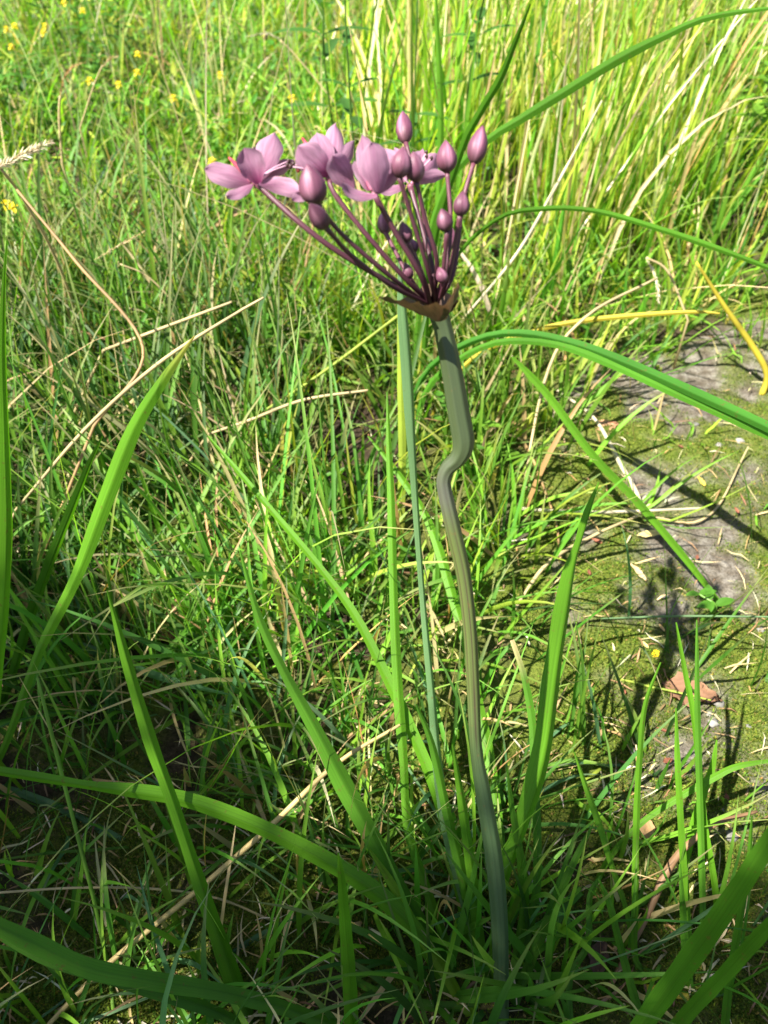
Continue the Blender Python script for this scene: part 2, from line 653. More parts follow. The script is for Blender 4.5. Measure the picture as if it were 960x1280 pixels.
PI = math.pi
counts = {}
counts['tall'] = field('tall_meadow_grass', 'tall yellow green meadow grass mixed with straw behind the flower head', 'grass', 4200, 6, 0.022, (-0.3, 2.6), (0.9, 4.2), keep_tall,
      (0.20, 0.44), (0.0030, 0.0075), (0.14, 0.14), (0.40, 0.45), [(5, G_YELLOW, 0), (5, G_BRIGHT, 0), (2, G_MID, 0), (2.0, STRAW, 0), (0.3, STRAW_R, 0), (1.2, PALE, 0)], dirn=0.3, dirw=0.45)[1]
counts['meadow'] = field('short_meadow_grass', 'short tangled meadow grass in bright sun behind the flower head', 'grass', 5600, 6, 0.026, (-2.6, 0.6), (0.8, 4.2), keep_meadow,
      (0.06, 0.20), (0.0030, 0.0075), (0.45, 0.35), (0.9, 0.7), [(5, G_BRIGHT, 0), (2.4, G_YELLOW, 0), (4, G_MID, 0), (0.9, STRAW, 0), (0.2, STRAW_R, 0), (0.4, G_BLUE, 0), (.4, PALE, 0)])[1]
counts['left'] = field('deep_grass', 'deep dark green leaning grass with thin brown stalks beside the bare hollow', 'grass', 1150, 6, 0.016, (-0.9, 0.05), (0.25, 1.25), keep_left,
      (0.12, 0.30), (0.0020, 0.0060), (0.45, 0.30), (0.7, 0.5), [(5, G_MID, 0), (2.0, G_DARK, 0), (3, G_BRIGHT, 0), (0.5, STRAW_R, 0), (0.8, STRAW, 0), (0.5, G_BLUE, 0)], dirn=2.5, dirw=0.5)[1]
counts['mid'] = field('clump_grass', 'bright green clump grass around the flower stem', 'grass', 1100, 6, 0.014, (-0.35, 0.6), (0.35, 1.5), keep_mid,
      (0.07, 0.19), (0.0026, 0.0068), (0.38, 0.30), (0.7, 0.5), [(5, G_BRIGHT, 0), (3, G_MID, 0), (2.5, G_YELLOW, 0), (0.9, STRAW, 0), (0.4, STRAW_R, 0)], dirn=2.0, dirw=0.25)[1]
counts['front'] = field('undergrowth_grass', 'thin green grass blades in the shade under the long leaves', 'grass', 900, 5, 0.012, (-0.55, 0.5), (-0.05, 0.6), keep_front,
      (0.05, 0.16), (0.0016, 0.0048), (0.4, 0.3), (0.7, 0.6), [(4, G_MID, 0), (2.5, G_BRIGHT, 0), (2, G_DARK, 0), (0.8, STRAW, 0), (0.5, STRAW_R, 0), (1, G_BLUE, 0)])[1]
counts['patch'] = field('sparse_grass', 'sparse short grass sprouting from the mossy bare ground', 'grass', 420, 3, 0.008, (0.05, 1.1), (0.1, 1.4), keep_patch,
      (0.02, 0.07), (0.0014, 0.0032), (0.5, 0.35), (0.6, 0.5), [(4, G_BRIGHT, 0), (3, G_MID, 0), (1.5, G_YELLOW, 0), (1, STRAW, 0)], K=5)[1]

# thin flowering stalks rising through the meadow
counts['stalks'] = field('thin_stalks', 'thin straw coloured grass stalks rising through the meadow', 'grass', 1100, 2, 0.03, (-2.2, 2.4), (0.6, 3.8),
      lambda px, py, d, c: (d > 0) * (py < 480) * (0.35 + 0.65 * sstep(420, 620, px)) * (1 - bare(px, py)), (0.24, 0.50), (0.0014, 0.0030), (0.28, 0.25), (0.35, 0.4),
      [(4, STRAW, 0), (2.5, PALE, 0), (2, G_YELLOW, 0), (1, STRAW_R, 0)], K=7, mat=M_STRAW, tipamt=0.2)[1]


# low broad leaved ground cover between the grasses
def ground_cover(n):
    px = rng.uniform(-250, 1250, n)
    py = rng.uniform(-120, 1000, n)
    q = FW[None] + ((px - 480) / FPX)[:, None] * RT - ((py - 640) / FPX)[:, None] * UP
    P = C0 + (H / -q[:, 2])[:, None] * q
    f = fbm(P[:, 0] * 5, P[:, 1] * 5, 71, 3)
    w = (f > 0.47) * (1 - bare(px, py)) * (1 - sstep(360, 480, py)) * (1 - 0.9 * moss_gap(px, py)) * np.where(px > 840, 1.0, 1 - 0.75 * sstep(460, 600, px) * (py < 300))
    kk = rng.random(n) < w
    P, py_ = P[kk], py[kk]
    n = len(P)
    top = np.where(rng.random(n) < .5, .04, .10)
    P[:, 2] = gz(P[:, 0], P[:, 1]) + rng.uniform(0.004, 1, n) * top
    L_ = rng.uniform(0.008, 0.022, n) * np.clip((520 - py_) / 260, .6, 1.2)
    W_ = L_ * rng.uniform(.28, .55, n)
    t = pick(n, [(4, G_MID, 0), (4, G_BRIGHT, 0), (1.5, G_YELLOW, 0), (1, G_DARK, 0)])
    return place('ground_cover', blades_mesh(*grow(P, L_, W_, rng.uniform(.5, 1.5, n), rng.normal(.3, .4, n), rng.uniform(0, 2 * PI, n), t, K=4, twist=.2), t), M_GRASS,
                 label='low broad leaved ground cover between the grasses', cat='ground cover', kind='stuff'), n


counts['cover'] = ground_cover(60000)[1]


# a willow added out of view: its crown is shaped to shade the near ground
def willow():
    base = np.array([-2.0, -1.5, 0.0])
    base[2] = float(gz(base[0], base[1]))
    root = thing('added_shade_willow', base, 'added unseen willow with its crown shaped to shade the near ground', 'tree')
    top = np.array([-1.55, -0.95, 2.6])
    P = spline(np.array([base - [0, 0, .05], base + [.1, .1, .9], [-1.75, -1.15, 1.7], top]), 24)
    tc = np.array([0.13, 0.10, 0.07])
    place('trunk', tube(P, np.linspace(0.055, 0.012, 24), 10, tc, .05, 4), M_LITTER, root, base)
    n = 14500
    tx = rng.uniform(-1.5, 0.62, n)
    edge = np.interp(tx, [-1.5, -.9, -.33, -.1, .27, .62], [.88, .72, .52, .38, .22, .14])
    ty = edge - np.abs(rng.normal(0, 0.42, n)) + rng.normal(0, 0.035, n)
    z = rng.uniform(1.45, 2.35, n)
    k = fbm(tx * 7, ty * 7, 81, 2) + rng.normal(0, .05, n) > 0.44
    tx, ty, z = tx[k], ty[k], z[k]
    n = len(z)
    C_ = np.c_[tx + z * SUN.x / SUN.z, ty + z * SUN.y / SUN.z, z]  # leaves set out along the sun direction so their shadows land on the near ground
    t = pick(n, [(3, G_MID, 0), (1, G_BRIGHT, 0)])
    cr = blades_mesh(*grow(C_, rng.uniform(.04, .085, n), rng.uniform(.010, .019, n), rng.uniform(.6, 2.4, n), rng.normal(.3, .3, n), rng.uniform(0, 2 * PI, n), t, K=4), t)
    place('crown', cr, M_GRASS, root, base)
    ends = C_[rng.choice(n, 26, replace=False)]
    for e in ends:
        s0 = P[rng.integers(9, 22)]
        m = (s0 + e) / 2 + [0, 0, .06]
        place('branch', tube(spline(np.array([s0, m, e]), 10), np.linspace(.010, .002, 10), 6, tc), M_LITTER, root, base)


willow()

# ------------------------------------------------------------------ moss shoots
def moss_field(n):
    px = rng.uniform(-60, 1020, n)
    py = rng.uniform(330, 1330, n)
    gpt = np.array([0.0, 0, 0])
    q = FW[None] + ((px - 480) / FPX)[:, None] * RT - ((py - 640) / FPX)[:, None] * UP
    dd = H / -q[:, 2]
    P = C0 + dd[:, None] * q
    m = mossiness(P[:, 0], P[:, 1])
    w = np.maximum(np.maximum(bare(px, py), moss_gap(px, py)), sstep(850, 1000, py) * 0.7)
    k = rng.random(n) < m * w
    P = P[k]
    n = len(P)
    P[:, 2] = gz(P[:, 0], P[:, 1]) + m[k] * fbm(P[:, 0] * 55, P[:, 1] * 55, 31, 2) * 0.008 - 0.0005
    h = rng.uniform(0.0013, 0.0036, n)
    az = rng.uniform(0, 2 * PI, n)
    le = rng.uniform(0.1, 1.1, n)
    up = np.c_[np.sin(le) * np.cos(az), np.sin(le) * np.sin(az), np.cos(le)]
    sa = rng.uniform(0, 2 * PI, n)
    sd_ = np.c_[np.cos(sa), np.sin(sa), np.zeros(n)] * (h * 0.28)[:, None]
    V = np.stack([P, P + up * (h * .55)[:, None] + sd_, P + up * h[:, None], P + up * (h * .55)[:, None] - sd_], 1).reshape(-1, 3)
    F = (np.arange(n)[:, None] * 4 + np.arange(4)[None])
    t = pick(n, [(4, np.array([0.105, 0.165, 0.018]), 0), (2.5, np.array([0.18, 0.22, 0.03]), 0), (2.5, np.array([0.055, 0.10, 0.014]), 0), (.6, np.array([0.3, 0.22, 0.07]), 0)])
    return place('moss', (V, F, np.repeat(t, 4, 0), None), M_MOSS, label='short yellow green moss covering the bare ground', cat='moss', kind='stuff', smooth=False), n


counts['moss'] = moss_field(480000)[1]

# ------------------------------------------------------------------ fine litter
def litter(n):
    px = rng.uniform(-40, 1000, n)
    py = rng.uniform(380, 1310, n)
    q = FW[None] + ((px - 480) / FPX)[:, None] * RT - ((py - 640) / FPX)[:, None] * UP
    P = C0 + (H / -q[:, 2])[:, None] * q
    P[:, 2] = gz(P[:, 0], P[:, 1]) + 0.004
    L_ = rng.uniform(0.004, 0.035, n) ** 1.0
    W_ = rng.uniform(0.0007, 0.0022, n)
    le = rng.uniform(1.3, 1.57, n)
    az = rng.uniform(0, 2 * PI, n)
    t = pick(n, [(3, STRAW, 0), (2, PALE, 0), (2, STRAW_R, 0), (2, BROWN, 0)])
    Pp, Ww, S = grow(P, L_, W_, le, rng.normal(0, .25, n), az, t, K=3)
    ok = ~hides_subject(Pp)
    return place('plant_litter', blades_mesh(Pp[ok], Ww[ok], S[ok], t[ok]), M_STRAW, label='scattered bits of straw and dead stalk on the ground', cat='litter', kind='stuff')


litter(1500)

# ------------------------------------------------------------------ flowering rush
RUSH = thing('flowering_rush', BASE, 'flowering rush with a pink umbel on a kinked grey green stem', 'flowering plant')

nS = len(STEM_P)
ts = np.linspace(0, 1, nS)
sc_a, sc_b, sc_c = np.array([0.066, 0.112, 0.050]), np.array([0.092, 0.115, 0.036]), np.array([0.058, 0.078, 0.036])
kink = np.exp(-((ts - 0.74) / 0.035) ** 2)[:, None]
k1 = sstep(0.30, 0.50, ts)[:, None]
k2 = sstep(0.66, 0.82, ts)[:, None]
SCOL = sc_a * (1 - k1) + (sc_b * (1 - k2) + sc_c * k2) * k1
SCOL = SCOL * np.array([0.84, 0.88, 0.78])
SCOL = SCOL * (1 - 0.45 * kink) + np.array([0.10, 0.085, 0.10]) * 0.45 * kink
V, F, Cc, U = tube(STEM_P, STEM_R, 42, SCOL, ridge=0.04, nr=7)
# brown grooves of the half-shrivelled middle of the stem
ang = U[:, 0] * 7 * 2 * PI
groove = np.clip(-np.cos(ang) - 0.45, 0, 1) / 0.55 * np.exp(-((U[:, 1] - 0.58) / 0.15) ** 2)
crack = np.exp(-(((U[:, 0] - 0.5) * 42 / 1.2) ** 2)) * np.exp(-((U[:, 1] - 0.44) / 0.05) ** 4)
groove = np.maximum(groove, crack)
Cc = Cc * (1 - 0.8 * groove[:, None]) + np.array([0.040, 0.018, 0.018]) * 0.8 * groove[:, None]
place('stem', (V, F, Cc, U), M_STEM, RUSH, BASE)


def Zp(zx, zy):
    return 240 + zx / 2.4, 120 + zy / 2.4


DU = 0.352            # depth of the umbel


def zpt(zx, zy, dd=0.0):
    return at_d(*Zp(zx, zy), DU + dd)


APEX = zpt(722, 628, 0.016)
MM = DU / FPX / 2.4   # metres per zoom pixel


def pedicel(end, via=(), r0=9.0, r1=7.0, jit=14, name='pedicel', top=None):
    st = APEX + np.array([rng.uniform(-jit, jit), rng.uniform(-jit, jit), rng.uniform(-6, 0)]) * MM
    pts = [st] + list(via) + [end]
    P = spline(np.array(pts), 22)
    c0, c1 = np.array([0.050, 0.016, 0.024]), np.array([0.110, 0.036, 0.054])
    k = rng.uniform(0.7, 1.3)
    t = np.linspace(0, 1, 22)[:, None]
    R = np.linspace(r0, r1, 22) * MM * 0.86
    R = R * (1 + 0.25 * np.exp(-((1 - t[:, 0]) / 0.05) ** 2))
    return place('pedicel', tube(P, R, 9, (c0 * (1 - t) + c1 * t) * k), M_STALK, RUSH, BASE)


def bud(base, tip, width, name='bud', dark=1.0, three=True, openness=0.0):
    """ovoid pointed bud of three overlapping tepals"""
    ax = tip - base
    Ln = np.linalg.norm(ax)
    T = ax / Ln
    n, sides = 20, 24
    t = np.linspace(0, 1, n)
    r = (t + 0.01) ** 0.55 * (1 - t ** 1.25) ** 0.95
    r = r / r.max() * width / 2
    r[0] = width * 0.14
    r[-1] = width * 0.012
    A = unit(np.cross(T, np.array([0.2, 0.9, 0.3])))
    B = np.cross(T, A)
    th = np.linspace(0, 2 * PI, sides, endpoint=False)
    ph = rng.uniform(0, 2 * PI)
    seam = np.abs(np.sin((th + ph) * 1.5))            # 0 at the three seams
    mod = 1 - 0.14 * np.exp(-(seam / 0.24) ** 2)
    rr = 0.93 * r[:, None] * (1 - (1 - mod)[None] * np.sin(PI * t)[:, None] ** 0.5)
    V = base + t[:, None, None] * ax + rr[..., None] * (np.cos(th)[None, :, None] * A + np.sin(th)[None, :, None] * B)
    i = np.arange(n - 1)[:, None] * sides
    j = np.arange(sides)[None]
    k = (j + 1) % sides
    F = np.stack([i + j, i + k, i + sides + k, i + sides + j], -1).reshape(-1, 4).tolist()
    cb = n * sides
    V = np.vstack([V.reshape(-1, 3), base, tip])
    F += [[cb, (q + 1) % sides, q] for q in range(sides)] + [[cb + 1, (n - 1) * sides + q, (n - 1) * sides + (q + 1) % sides] for q in range(sides)]
    c_mid, c_seam, c_base = np.array([0.140, 0.046, 0.080]), np.array([0.33, 0.145, 0.215]), np.array([0.070, 0.030, 0.034])
    c_tip = np.array([0.15, 0.045, 0.085])
    ks = np.exp(-(seam / 0.42) ** 2)[None, :, None]
    kb = np.clip(1 - t / 0.45, 0, 1)[:, None, None] ** 1.3
    kt = np.clip((t - 0.8) / 0.2, 0, 1)[:, None, None]
    Cc = c_mid * (1 - ks) + c_seam * ks
    Cc = Cc * (1 - kb) + c_base * kb
    Cc = Cc * (1 - kt) + c_tip * kt
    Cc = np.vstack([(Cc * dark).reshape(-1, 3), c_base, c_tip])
    U = np.zeros((len(V), 2))
    U[:cb, 0] = np.tile(np.abs(np.arange(sides) / sides * 2 - 1), n)
    U[:cb, 1] = np.repeat(t, sides)
    return place('bud', (V, F, Cc, U), M_BUD, RUSH, BASE)


# buds: base zx, zy, tip zx, zy, width, base depth offset, tip depth offset, darkness, via points
BUDS = [
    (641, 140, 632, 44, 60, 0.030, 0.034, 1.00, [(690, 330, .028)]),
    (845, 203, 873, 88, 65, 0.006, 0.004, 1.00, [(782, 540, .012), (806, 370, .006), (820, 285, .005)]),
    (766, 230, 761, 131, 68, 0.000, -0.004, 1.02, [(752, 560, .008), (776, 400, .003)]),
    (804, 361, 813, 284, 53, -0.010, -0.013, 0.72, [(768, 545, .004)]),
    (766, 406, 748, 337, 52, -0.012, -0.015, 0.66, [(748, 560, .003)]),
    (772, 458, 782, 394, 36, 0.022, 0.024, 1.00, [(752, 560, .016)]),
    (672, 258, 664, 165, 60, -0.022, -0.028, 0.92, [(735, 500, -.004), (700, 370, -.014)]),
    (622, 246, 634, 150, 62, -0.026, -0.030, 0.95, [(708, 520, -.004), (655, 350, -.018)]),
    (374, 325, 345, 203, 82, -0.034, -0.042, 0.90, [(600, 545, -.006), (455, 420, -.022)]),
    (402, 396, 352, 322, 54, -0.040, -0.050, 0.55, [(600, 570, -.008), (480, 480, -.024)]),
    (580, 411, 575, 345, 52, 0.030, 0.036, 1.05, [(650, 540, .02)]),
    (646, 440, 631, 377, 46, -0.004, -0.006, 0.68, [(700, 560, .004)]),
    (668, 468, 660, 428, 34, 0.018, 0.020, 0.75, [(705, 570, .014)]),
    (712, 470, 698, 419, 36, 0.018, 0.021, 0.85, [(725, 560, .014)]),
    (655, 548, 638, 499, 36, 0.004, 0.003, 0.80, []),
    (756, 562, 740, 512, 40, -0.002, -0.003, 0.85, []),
]
for bx, by, tx, ty, w, d0, d1, dk, via in BUDS:
    b0 = zpt(bx, by, d0)
    b1 = zpt(tx, ty, d1)
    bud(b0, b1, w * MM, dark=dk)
    pedicel(b0 + (b1 - b0) * 0.03, [zpt(*v) for v in via], r0=8.5 if w > 45 else 6, r1=7.5 if w > 45 else 4.5)


def petal(parent, base, tip, width, roll=0.0, cup=0.3, curl=0.12, tone=1.0, deep=0.5):
    n, ac = 15, 9
    t = np.linspace(0, 1, n)
    ax = tip - base
    Ln = np.linalg.norm(ax)
    T = ax / Ln
    view = unit((base + tip) / 2 - C0)
    A = unit(np.cross(view, T))
    B = np.cross(T, A)
    A2 = math.cos(roll) * A + math.sin(roll) * B
    B2 = -math.sin(roll) * A + math.cos(roll) * B
    prof = (t + 0.04) ** 0.66 * (1 - t ** 2.5) ** 0.72
    prof = prof / prof.max()
    prof[-1] = 0.05
    s = np.linspace(-1, 1, ac)
    edge = 0.96 + 0.045 * np.sin(t * 15 + rng.uniform(0, 6))
    X_ = (width / 2) * (prof * edge)[:, None] * s[None]
    Zc = cup * (width / 2) * prof[:, None] * (s[None] ** 2) + curl * Ln * (4 * t * (1 - t))[:, None] * -1 + 0.03 * Ln * np.sin(t[:, None] * 6 + s[None] * 2.4 + rng.uniform(0, 6)) * t[:, None]
    V = base + t[:, None, None] * ax + X_[..., None] * A2 + Zc[..., None] * B2
    i = np.arange(n - 1)[:, None] * ac
    j = np.arange(ac - 1)[None]
    F = np.stack([i + j, i + j + 1, i + ac + j + 1, i + ac + j], -1).reshape(-1, 4)
    pale, pink, mid = np.array([0.385, 0.205, 0.300]), np.array([0.26, 0.030, 0.125]), np.array([0.215, 0.075, 0.155])
    kb = np.clip(1 - t / 0.55, 0, 1)[:, None, None] ** 1.0 * min(1.0, deep * 1.35)
    km = np.exp(-(s / 0.22) ** 2)[None, :, None] * 0.45
    Cc = np.tile(pale, (n, ac, 1))
    Cc = Cc * (1 - km) + mid * km
    Cc = Cc * (1 - kb) + pink * kb
    ke = (np.abs(s) ** 6)[None, :, None] * 0.35
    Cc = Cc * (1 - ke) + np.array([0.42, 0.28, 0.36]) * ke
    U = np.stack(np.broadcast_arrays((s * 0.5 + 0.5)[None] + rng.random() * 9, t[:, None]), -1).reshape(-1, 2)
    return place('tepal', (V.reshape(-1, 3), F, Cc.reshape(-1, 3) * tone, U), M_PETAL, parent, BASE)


def ball(c, r, colr, n=8):
    th = np.linspace(0, 2 * PI, n, endpoint=False)
    ph = np.linspace(0, PI, 6)
    V = np.array([[math.sin(p) * math.cos(a) * r[0], math.sin(p) * math.sin(a) * r[1], math.cos(p) * r[2]] for p in ph for a in th]) + c
    F = [[i * n + j, i * n + (j + 1) % n, (i + 1) * n + (j + 1) % n, (i + 1) * n + j] for i in range(5) for j in range(n)]
    return V, F, np.tile(colr, (len(V), 1)), None


def flower(center, dd, petals, stamens, carpels, via, r=(9.5, 8)):
    c = zpt(*center, dd)
    # receptacle: the small swollen top of the pedicel that the tepals stand on
    up = unit(c - APEX)
    P = np.array([c - up * 14 * MM, c - up * 7 * MM, c, c + up * 5 * MM])
    head = place('flower', tube(P, np.array([7, 10, 11, 4]) * MM, 12, np.array([0.20, 0.07, 0.10])), M_STALK, RUSH, BASE)
    for bx, by, bd, tx, ty, td, w, roll, cup, curl, tone, deep in petals:
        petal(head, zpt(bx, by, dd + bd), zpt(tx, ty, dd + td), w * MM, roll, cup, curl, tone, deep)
    for sx, sy, sdp, dark in stamens:
        e = zpt(sx, sy, dd + sdp)
        P = spline(np.array([c, (c + e) / 2 + np.array([0, 0, 6 * MM]), e]), 8)
        st = place('stamen', tube(P, 2.6 * MM, 6, np.array([0.55, 0.32, 0.42])), M_STALK, head, BASE)
        V, F, Cc, U = ball(e, np.array([6, 6, 8]) * MM, np.array([0.05, 0.02, 0.02]) if dark else np.array([0.35, 0.07, 0.06]))
        q = len(st.data.vertices)
        v0 = np.zeros(q * 3, np.float32)
        st.data.vertices.foreach_get('co', v0)
        V2 = np.vstack([v0.reshape(-1, 3) + BASE, V])
        F2 = [list(p.vertices) for p in st.data.polygons] + [[k + q for k in f] for f in F]
        C2 = np.vstack([np.tile([0.55, 0.32, 0.42], (q, 1)), Cc])
        old = st.data
        st.data = make_mesh('stamen', V2 - BASE, F2, C2)
        st.data.materials.append(M_STALK)
        bpy.data.meshes.remove(old)
    for sx, sy, sdp, ln in carpels:
        e = zpt(sx, sy, dd + sdp)
        P = spline(np.array([c + (e - c) * 0.12, c + (e - c) * 0.6, e]), 9)
        R = np.array([6, 8, 9, 9, 8, 7, 6, 5, 3]) * MM
        t = np.linspace(0, 1, 9)[:, None]
        place('carpel', tube(P, R, 8, np.array([0.40, 0.14, 0.22]) * (1 - t) + np.array([0.42, 0.035, 0.06]) * t), M_STALK, head, BASE)
    pedicel(c - up * 8 * MM, [zpt(*v) for v in via], *r)
    return head


# flower at the far left of the umbel
flower((186, 258), -0.010, [
    # base zx zy dd, tip zx zy dd, width, roll, cup, curl, tone, deep
    (178, 262, 0.0, 38, 218, -0.006, 72, 0.35, 0.30, 0.06, 1.0, 0.45),
    (182, 266, -.003, 103, 302, -0.012, 40, 0.6, 0.25, -0.05, 0.95, 0.30),
    (200, 250, 0.004, 250, 112, 0.010, 86, -0.2, 0.35, 0.10, 1.02, 0.35),
    (200, 262, -.003, 156, 156, -0.009, 82, 0.05, -0.75, 0.06, 0.80, 0.85),
    (198, 262, -.003, 324, 286, -0.008, 56, 0.25, 0.25, -0.10, 1.05, 0.30),
    (205, 245, 0.006, 310, 196, 0.016, 44, 0.4, 0.3, 0.05, 0.95, 0.35)],
    [(186, 160, 0.004, 1), (286, 208, 0.006, 1), (290, 196, .009, 1), (146, 215, -.002, 0)],
    [(110, 184, -0.004, 1), (150, 240, 0.0, 1)],
    [(600, 565, .004), (430, 462, -.008), (320, 378, -.012)], (10, 9))
# flower behind the large bud
flower((408, 243), -0.012, [
    (408, 240, -.002, 318, 150, -0.010, 92, -0.25, 0.35, 0.10, 0.95, 0.75),
    (408, 232, 0.002, 372, 112, 0.006, 78, 0.1, 0.30, 0.08, 1.0, 0.55),
    (420, 222, 0.006, 432, 84, 0.016, 62, 0.2, 0.30, 0.06, 1.12, 0.15),
    (484, 282, 0.0, 422, 178, -0.012, 78, 0.2, 0.25, -0.06, 1.02, 0.25),
    (398, 250, -.002, 300, 312, -0.006, 50, 0.5, 0.2, -0.05, 0.75, 0.85),
    (425, 240, 0.004, 488, 136, 0.018, 46, 0.3, 0.3, 0.05, 0.72, 0.6)],
    [(304, 205, -.004, 1), (296, 212, -.006, 1), (318, 222, -.004, 0), (398, 150, .008, 1)],
    [(331, 126, 0.006, 1), (412, 200, 0.002, 1)],
    [(640, 548, .002), (520, 412, -.008), (425, 290, -.012)], (10, 8))
# flower in the middle of the umbel
flower((545, 292), -0.024, [
    (560, 288, -.002, 540, 138, -0.012, 84, 0.1, 0.35, 0.10, 1.0, 0.30),
    (535, 280, 0.004, 512, 117, 0.010, 58, -0.3, 0.30, 0.10, 0.78, 0.40),
    (556, 298, -.004, 448, 262, -0.012, 44, 0.75, 0.3, -0.16, 0.95, 0.35),
    (560, 290, 0.0, 642, 170, 0.004, 60, 0.5, 0.3, 0.05, 0.98, 0.30),
    (530, 285, 0.004, 486, 196, 0.008, 38, 0.5, 0.3, 0.05, 0.55, 0.8),
    (556, 292, 0.004, 575, 175, 0.020, 50, 0.5, 0.3, 0.05, 0.9, 0.4)],
    [(585, 214, .008, 1), (530, 190, .006, 0)],
    [(520, 225, 0.002, 1)],
    [(690, 545, -.002), (612, 412, -.014)], (11, 9))
# flower behind the two buds at the right
flower((655, 268), 0.014, [
    (668, 262, 0.0, 764, 240, 0.004, 48, 0.55, 0.3, -0.10, 1.05, 0.20),
    (672, 252, 0.004, 742, 178, 0.012, 66, 0.2, 0.3, 0.05, 0.98, 0.30),
    (640, 268, 0.0, 560, 284, -0.004, 38, 0.6, 0.3, -0.05, 0.92, 0.35),
    (640, 255, 0.004, 566, 160, 0.014, 64, -0.2, 0.3, 0.05, 0.95, 0.30),
    (650, 250, 0.006, 606, 158, 0.020, 60, 0.2, 0.3, 0.05, 0.95, 0.30),
    (662, 250, 0.006, 690, 160, 0.022, 56, 0.1, 0.3, 0.05, 0.95, 0.30)],
    [(703, 170, 0.0, 1), (703, 182, -.001, 1), (718, 187, 0.0, 1), (590, 214, -.004, 1)],
    [(690, 228, 0.002, 1)],
    [(722, 520, .012), (690, 400, .012)], (10, 9))

# papery bracts under the umbel
def bract(rim, foot, rows=9):
    """sheet between a foot line and a rim line (world points)"""
    n = 15
    Rm, Ft = spline(np.array(rim), n), spline(np.array(foot), n)
    t = np.linspace(0, 1, rows)[:, None, None]
    V = Ft[None] * (1 - t) + Rm[None] * t
    bulge = np.sin(PI * np.linspace(0, 1, rows))[:, None] * 5 * MM
    outw = unit((Rm + Ft) / 2 - APEX)
    V = V + bulge[..., None] * outw[None] + rng.normal(0, 1.5 * MM, V.shape) * (t > 0.2) + (np.array([0, 0, 1.0]) * (rng.normal(0, 5 * MM, (1, n, 1)) * t ** 4))
    i = np.arange(rows - 1)[:, None] * n
    j = np.arange(n - 1)[None]
    F = np.stack([i + j, i + j + 1, i + n + j + 1, i + n + j], -1).reshape(-1, 4)
    ca, cb_ = np.array([0.055, 0.034, 0.026]), np.array([0.150, 0.088, 0.052])
    Cc = np.tile(ca * (1 - t[:, :, 0:1] ** 2) + cb_ * t[:, :, 0:1] ** 2, (1, n, 1))
    U = np.stack(np.broadcast_arrays(np.linspace(0, 1, n)[None] + rng.random() * 5, np.linspace(0, 1, rows)[:, None]), -1).reshape(-1, 2)
    return place('bract', (V.reshape(-1, 3), F, Cc.reshape(-1, 3), U), M_BRACT, RUSH, BASE)


bract([zpt(556, 600, -.004), zpt(640, 616, -.012), zpt(690, 622, -.020), zpt(742, 628, -.022), zpt(775, 636, -.016)],
      [zpt(722, 668, .010), zpt(726, 674, .006), zpt(735, 677, .004), zpt(746, 676, .004), zpt(760, 668, .006)])
bract([zpt(752, 632, -.018), zpt(778, 600, -.014), zpt(798, 560, .000), zpt(800, 590, .016), zpt(790, 600, .026)],
      [zpt(742, 677, .004), zpt(752, 675, .006), zpt(764, 668, .010), zpt(766, 660, .016), zpt(760, 655, .022)])
bract([zpt(800, 612, .022), zpt(760, 590, .034), zpt(710, 560, .038), zpt(670, 590, .030), zpt(622, 608, .010)],
      [zpt(762, 660, .020), zpt(752, 655, .024), zpt(735, 655, .024), zpt(722, 658, .020), zpt(716, 664, .012)])


# ------------------------------------------------------------------ long leaves traced from the photograph
def path3d(rows, d0, d1, n=34, dm=None, sag=0.0):
    """rows (px,py,w px) from base to tip; depth runs from d0 at the base to d1 at the tip. 'g' = on the ground"""
    r = np.array(rows, float)
    if d0 == 'g':
        d0 = gdepth(r[0, 0], r[0, 1], -0.004)
    if d1 == 'g':
        d1 = gdepth(r[-1, 0], r[-1, 1], 0.012)
    a_ = np.r_[0, np.cumsum(np.hypot(*np.diff(r[:, :2], axis=0).T))]
    a_ /= a_[-1]
    if dm is None:
        d = d0 + (d1 - d0) * a_
    else:
        d = np.interp(a_, [0, .5, 1], [d0, dm, d1])
    q = spline(np.c_[r, d], n)
    P = np.array([at_d(x[0], x[1], x[3]) for x in q])
    W = np.maximum(q[:, 2], 0.6) * q[:, 3] / FPX
    z = gz(P[:, 0], P[:, 1]) + 0.004
    P[1:, 2] = np.maximum(P[1:, 2], z[1:])
    return P, W


def leaf(rows, d0, d1, colr, label=None, name='rush_leaf', parent=None, roll=None, fold=0.2, tip=None, root=None, mat=None, dm=None, cat='leaf', group=None, tipfrac=0.12, n=34):
    P, W = path3d(rows, d0, d1, n, dm)
    if roll is None:
        roll = rng.uniform(-0.7, 0.7)
    ro = roll + np.linspace(0, rng.normal(0, 0.3), len(P))
    W = 0.88 * W / np.maximum(np.cos(ro), 0.5)
    base = P[0].copy()
    g = float(gz(base[0], base[1]))
    if base[2] - g < 0.03:
        P = np.vstack([[base[0], base[1], g - 0.012], P])
        W = np.r_[W[0] * 0.8, W]
        ro = np.r_[ro[0], ro]
        base[2] = g
    args = ribbon(P, W * (1 + 0.035 * np.sin(np.linspace(0, 40, len(W)) + rng.uniform(0, 6))), ro, colr, fold, 11, tip, root, tipfrac)
    if parent is not None:
        return place('leaf', args, mat or M_LEAF, parent, BASE)
    return place(name, args, mat or M_LEAF, None, base, label, cat, group)


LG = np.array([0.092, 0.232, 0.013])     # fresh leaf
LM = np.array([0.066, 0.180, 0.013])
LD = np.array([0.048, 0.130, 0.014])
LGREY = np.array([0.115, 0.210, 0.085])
TIP = np.array([0.30, 0.26, 0.05])

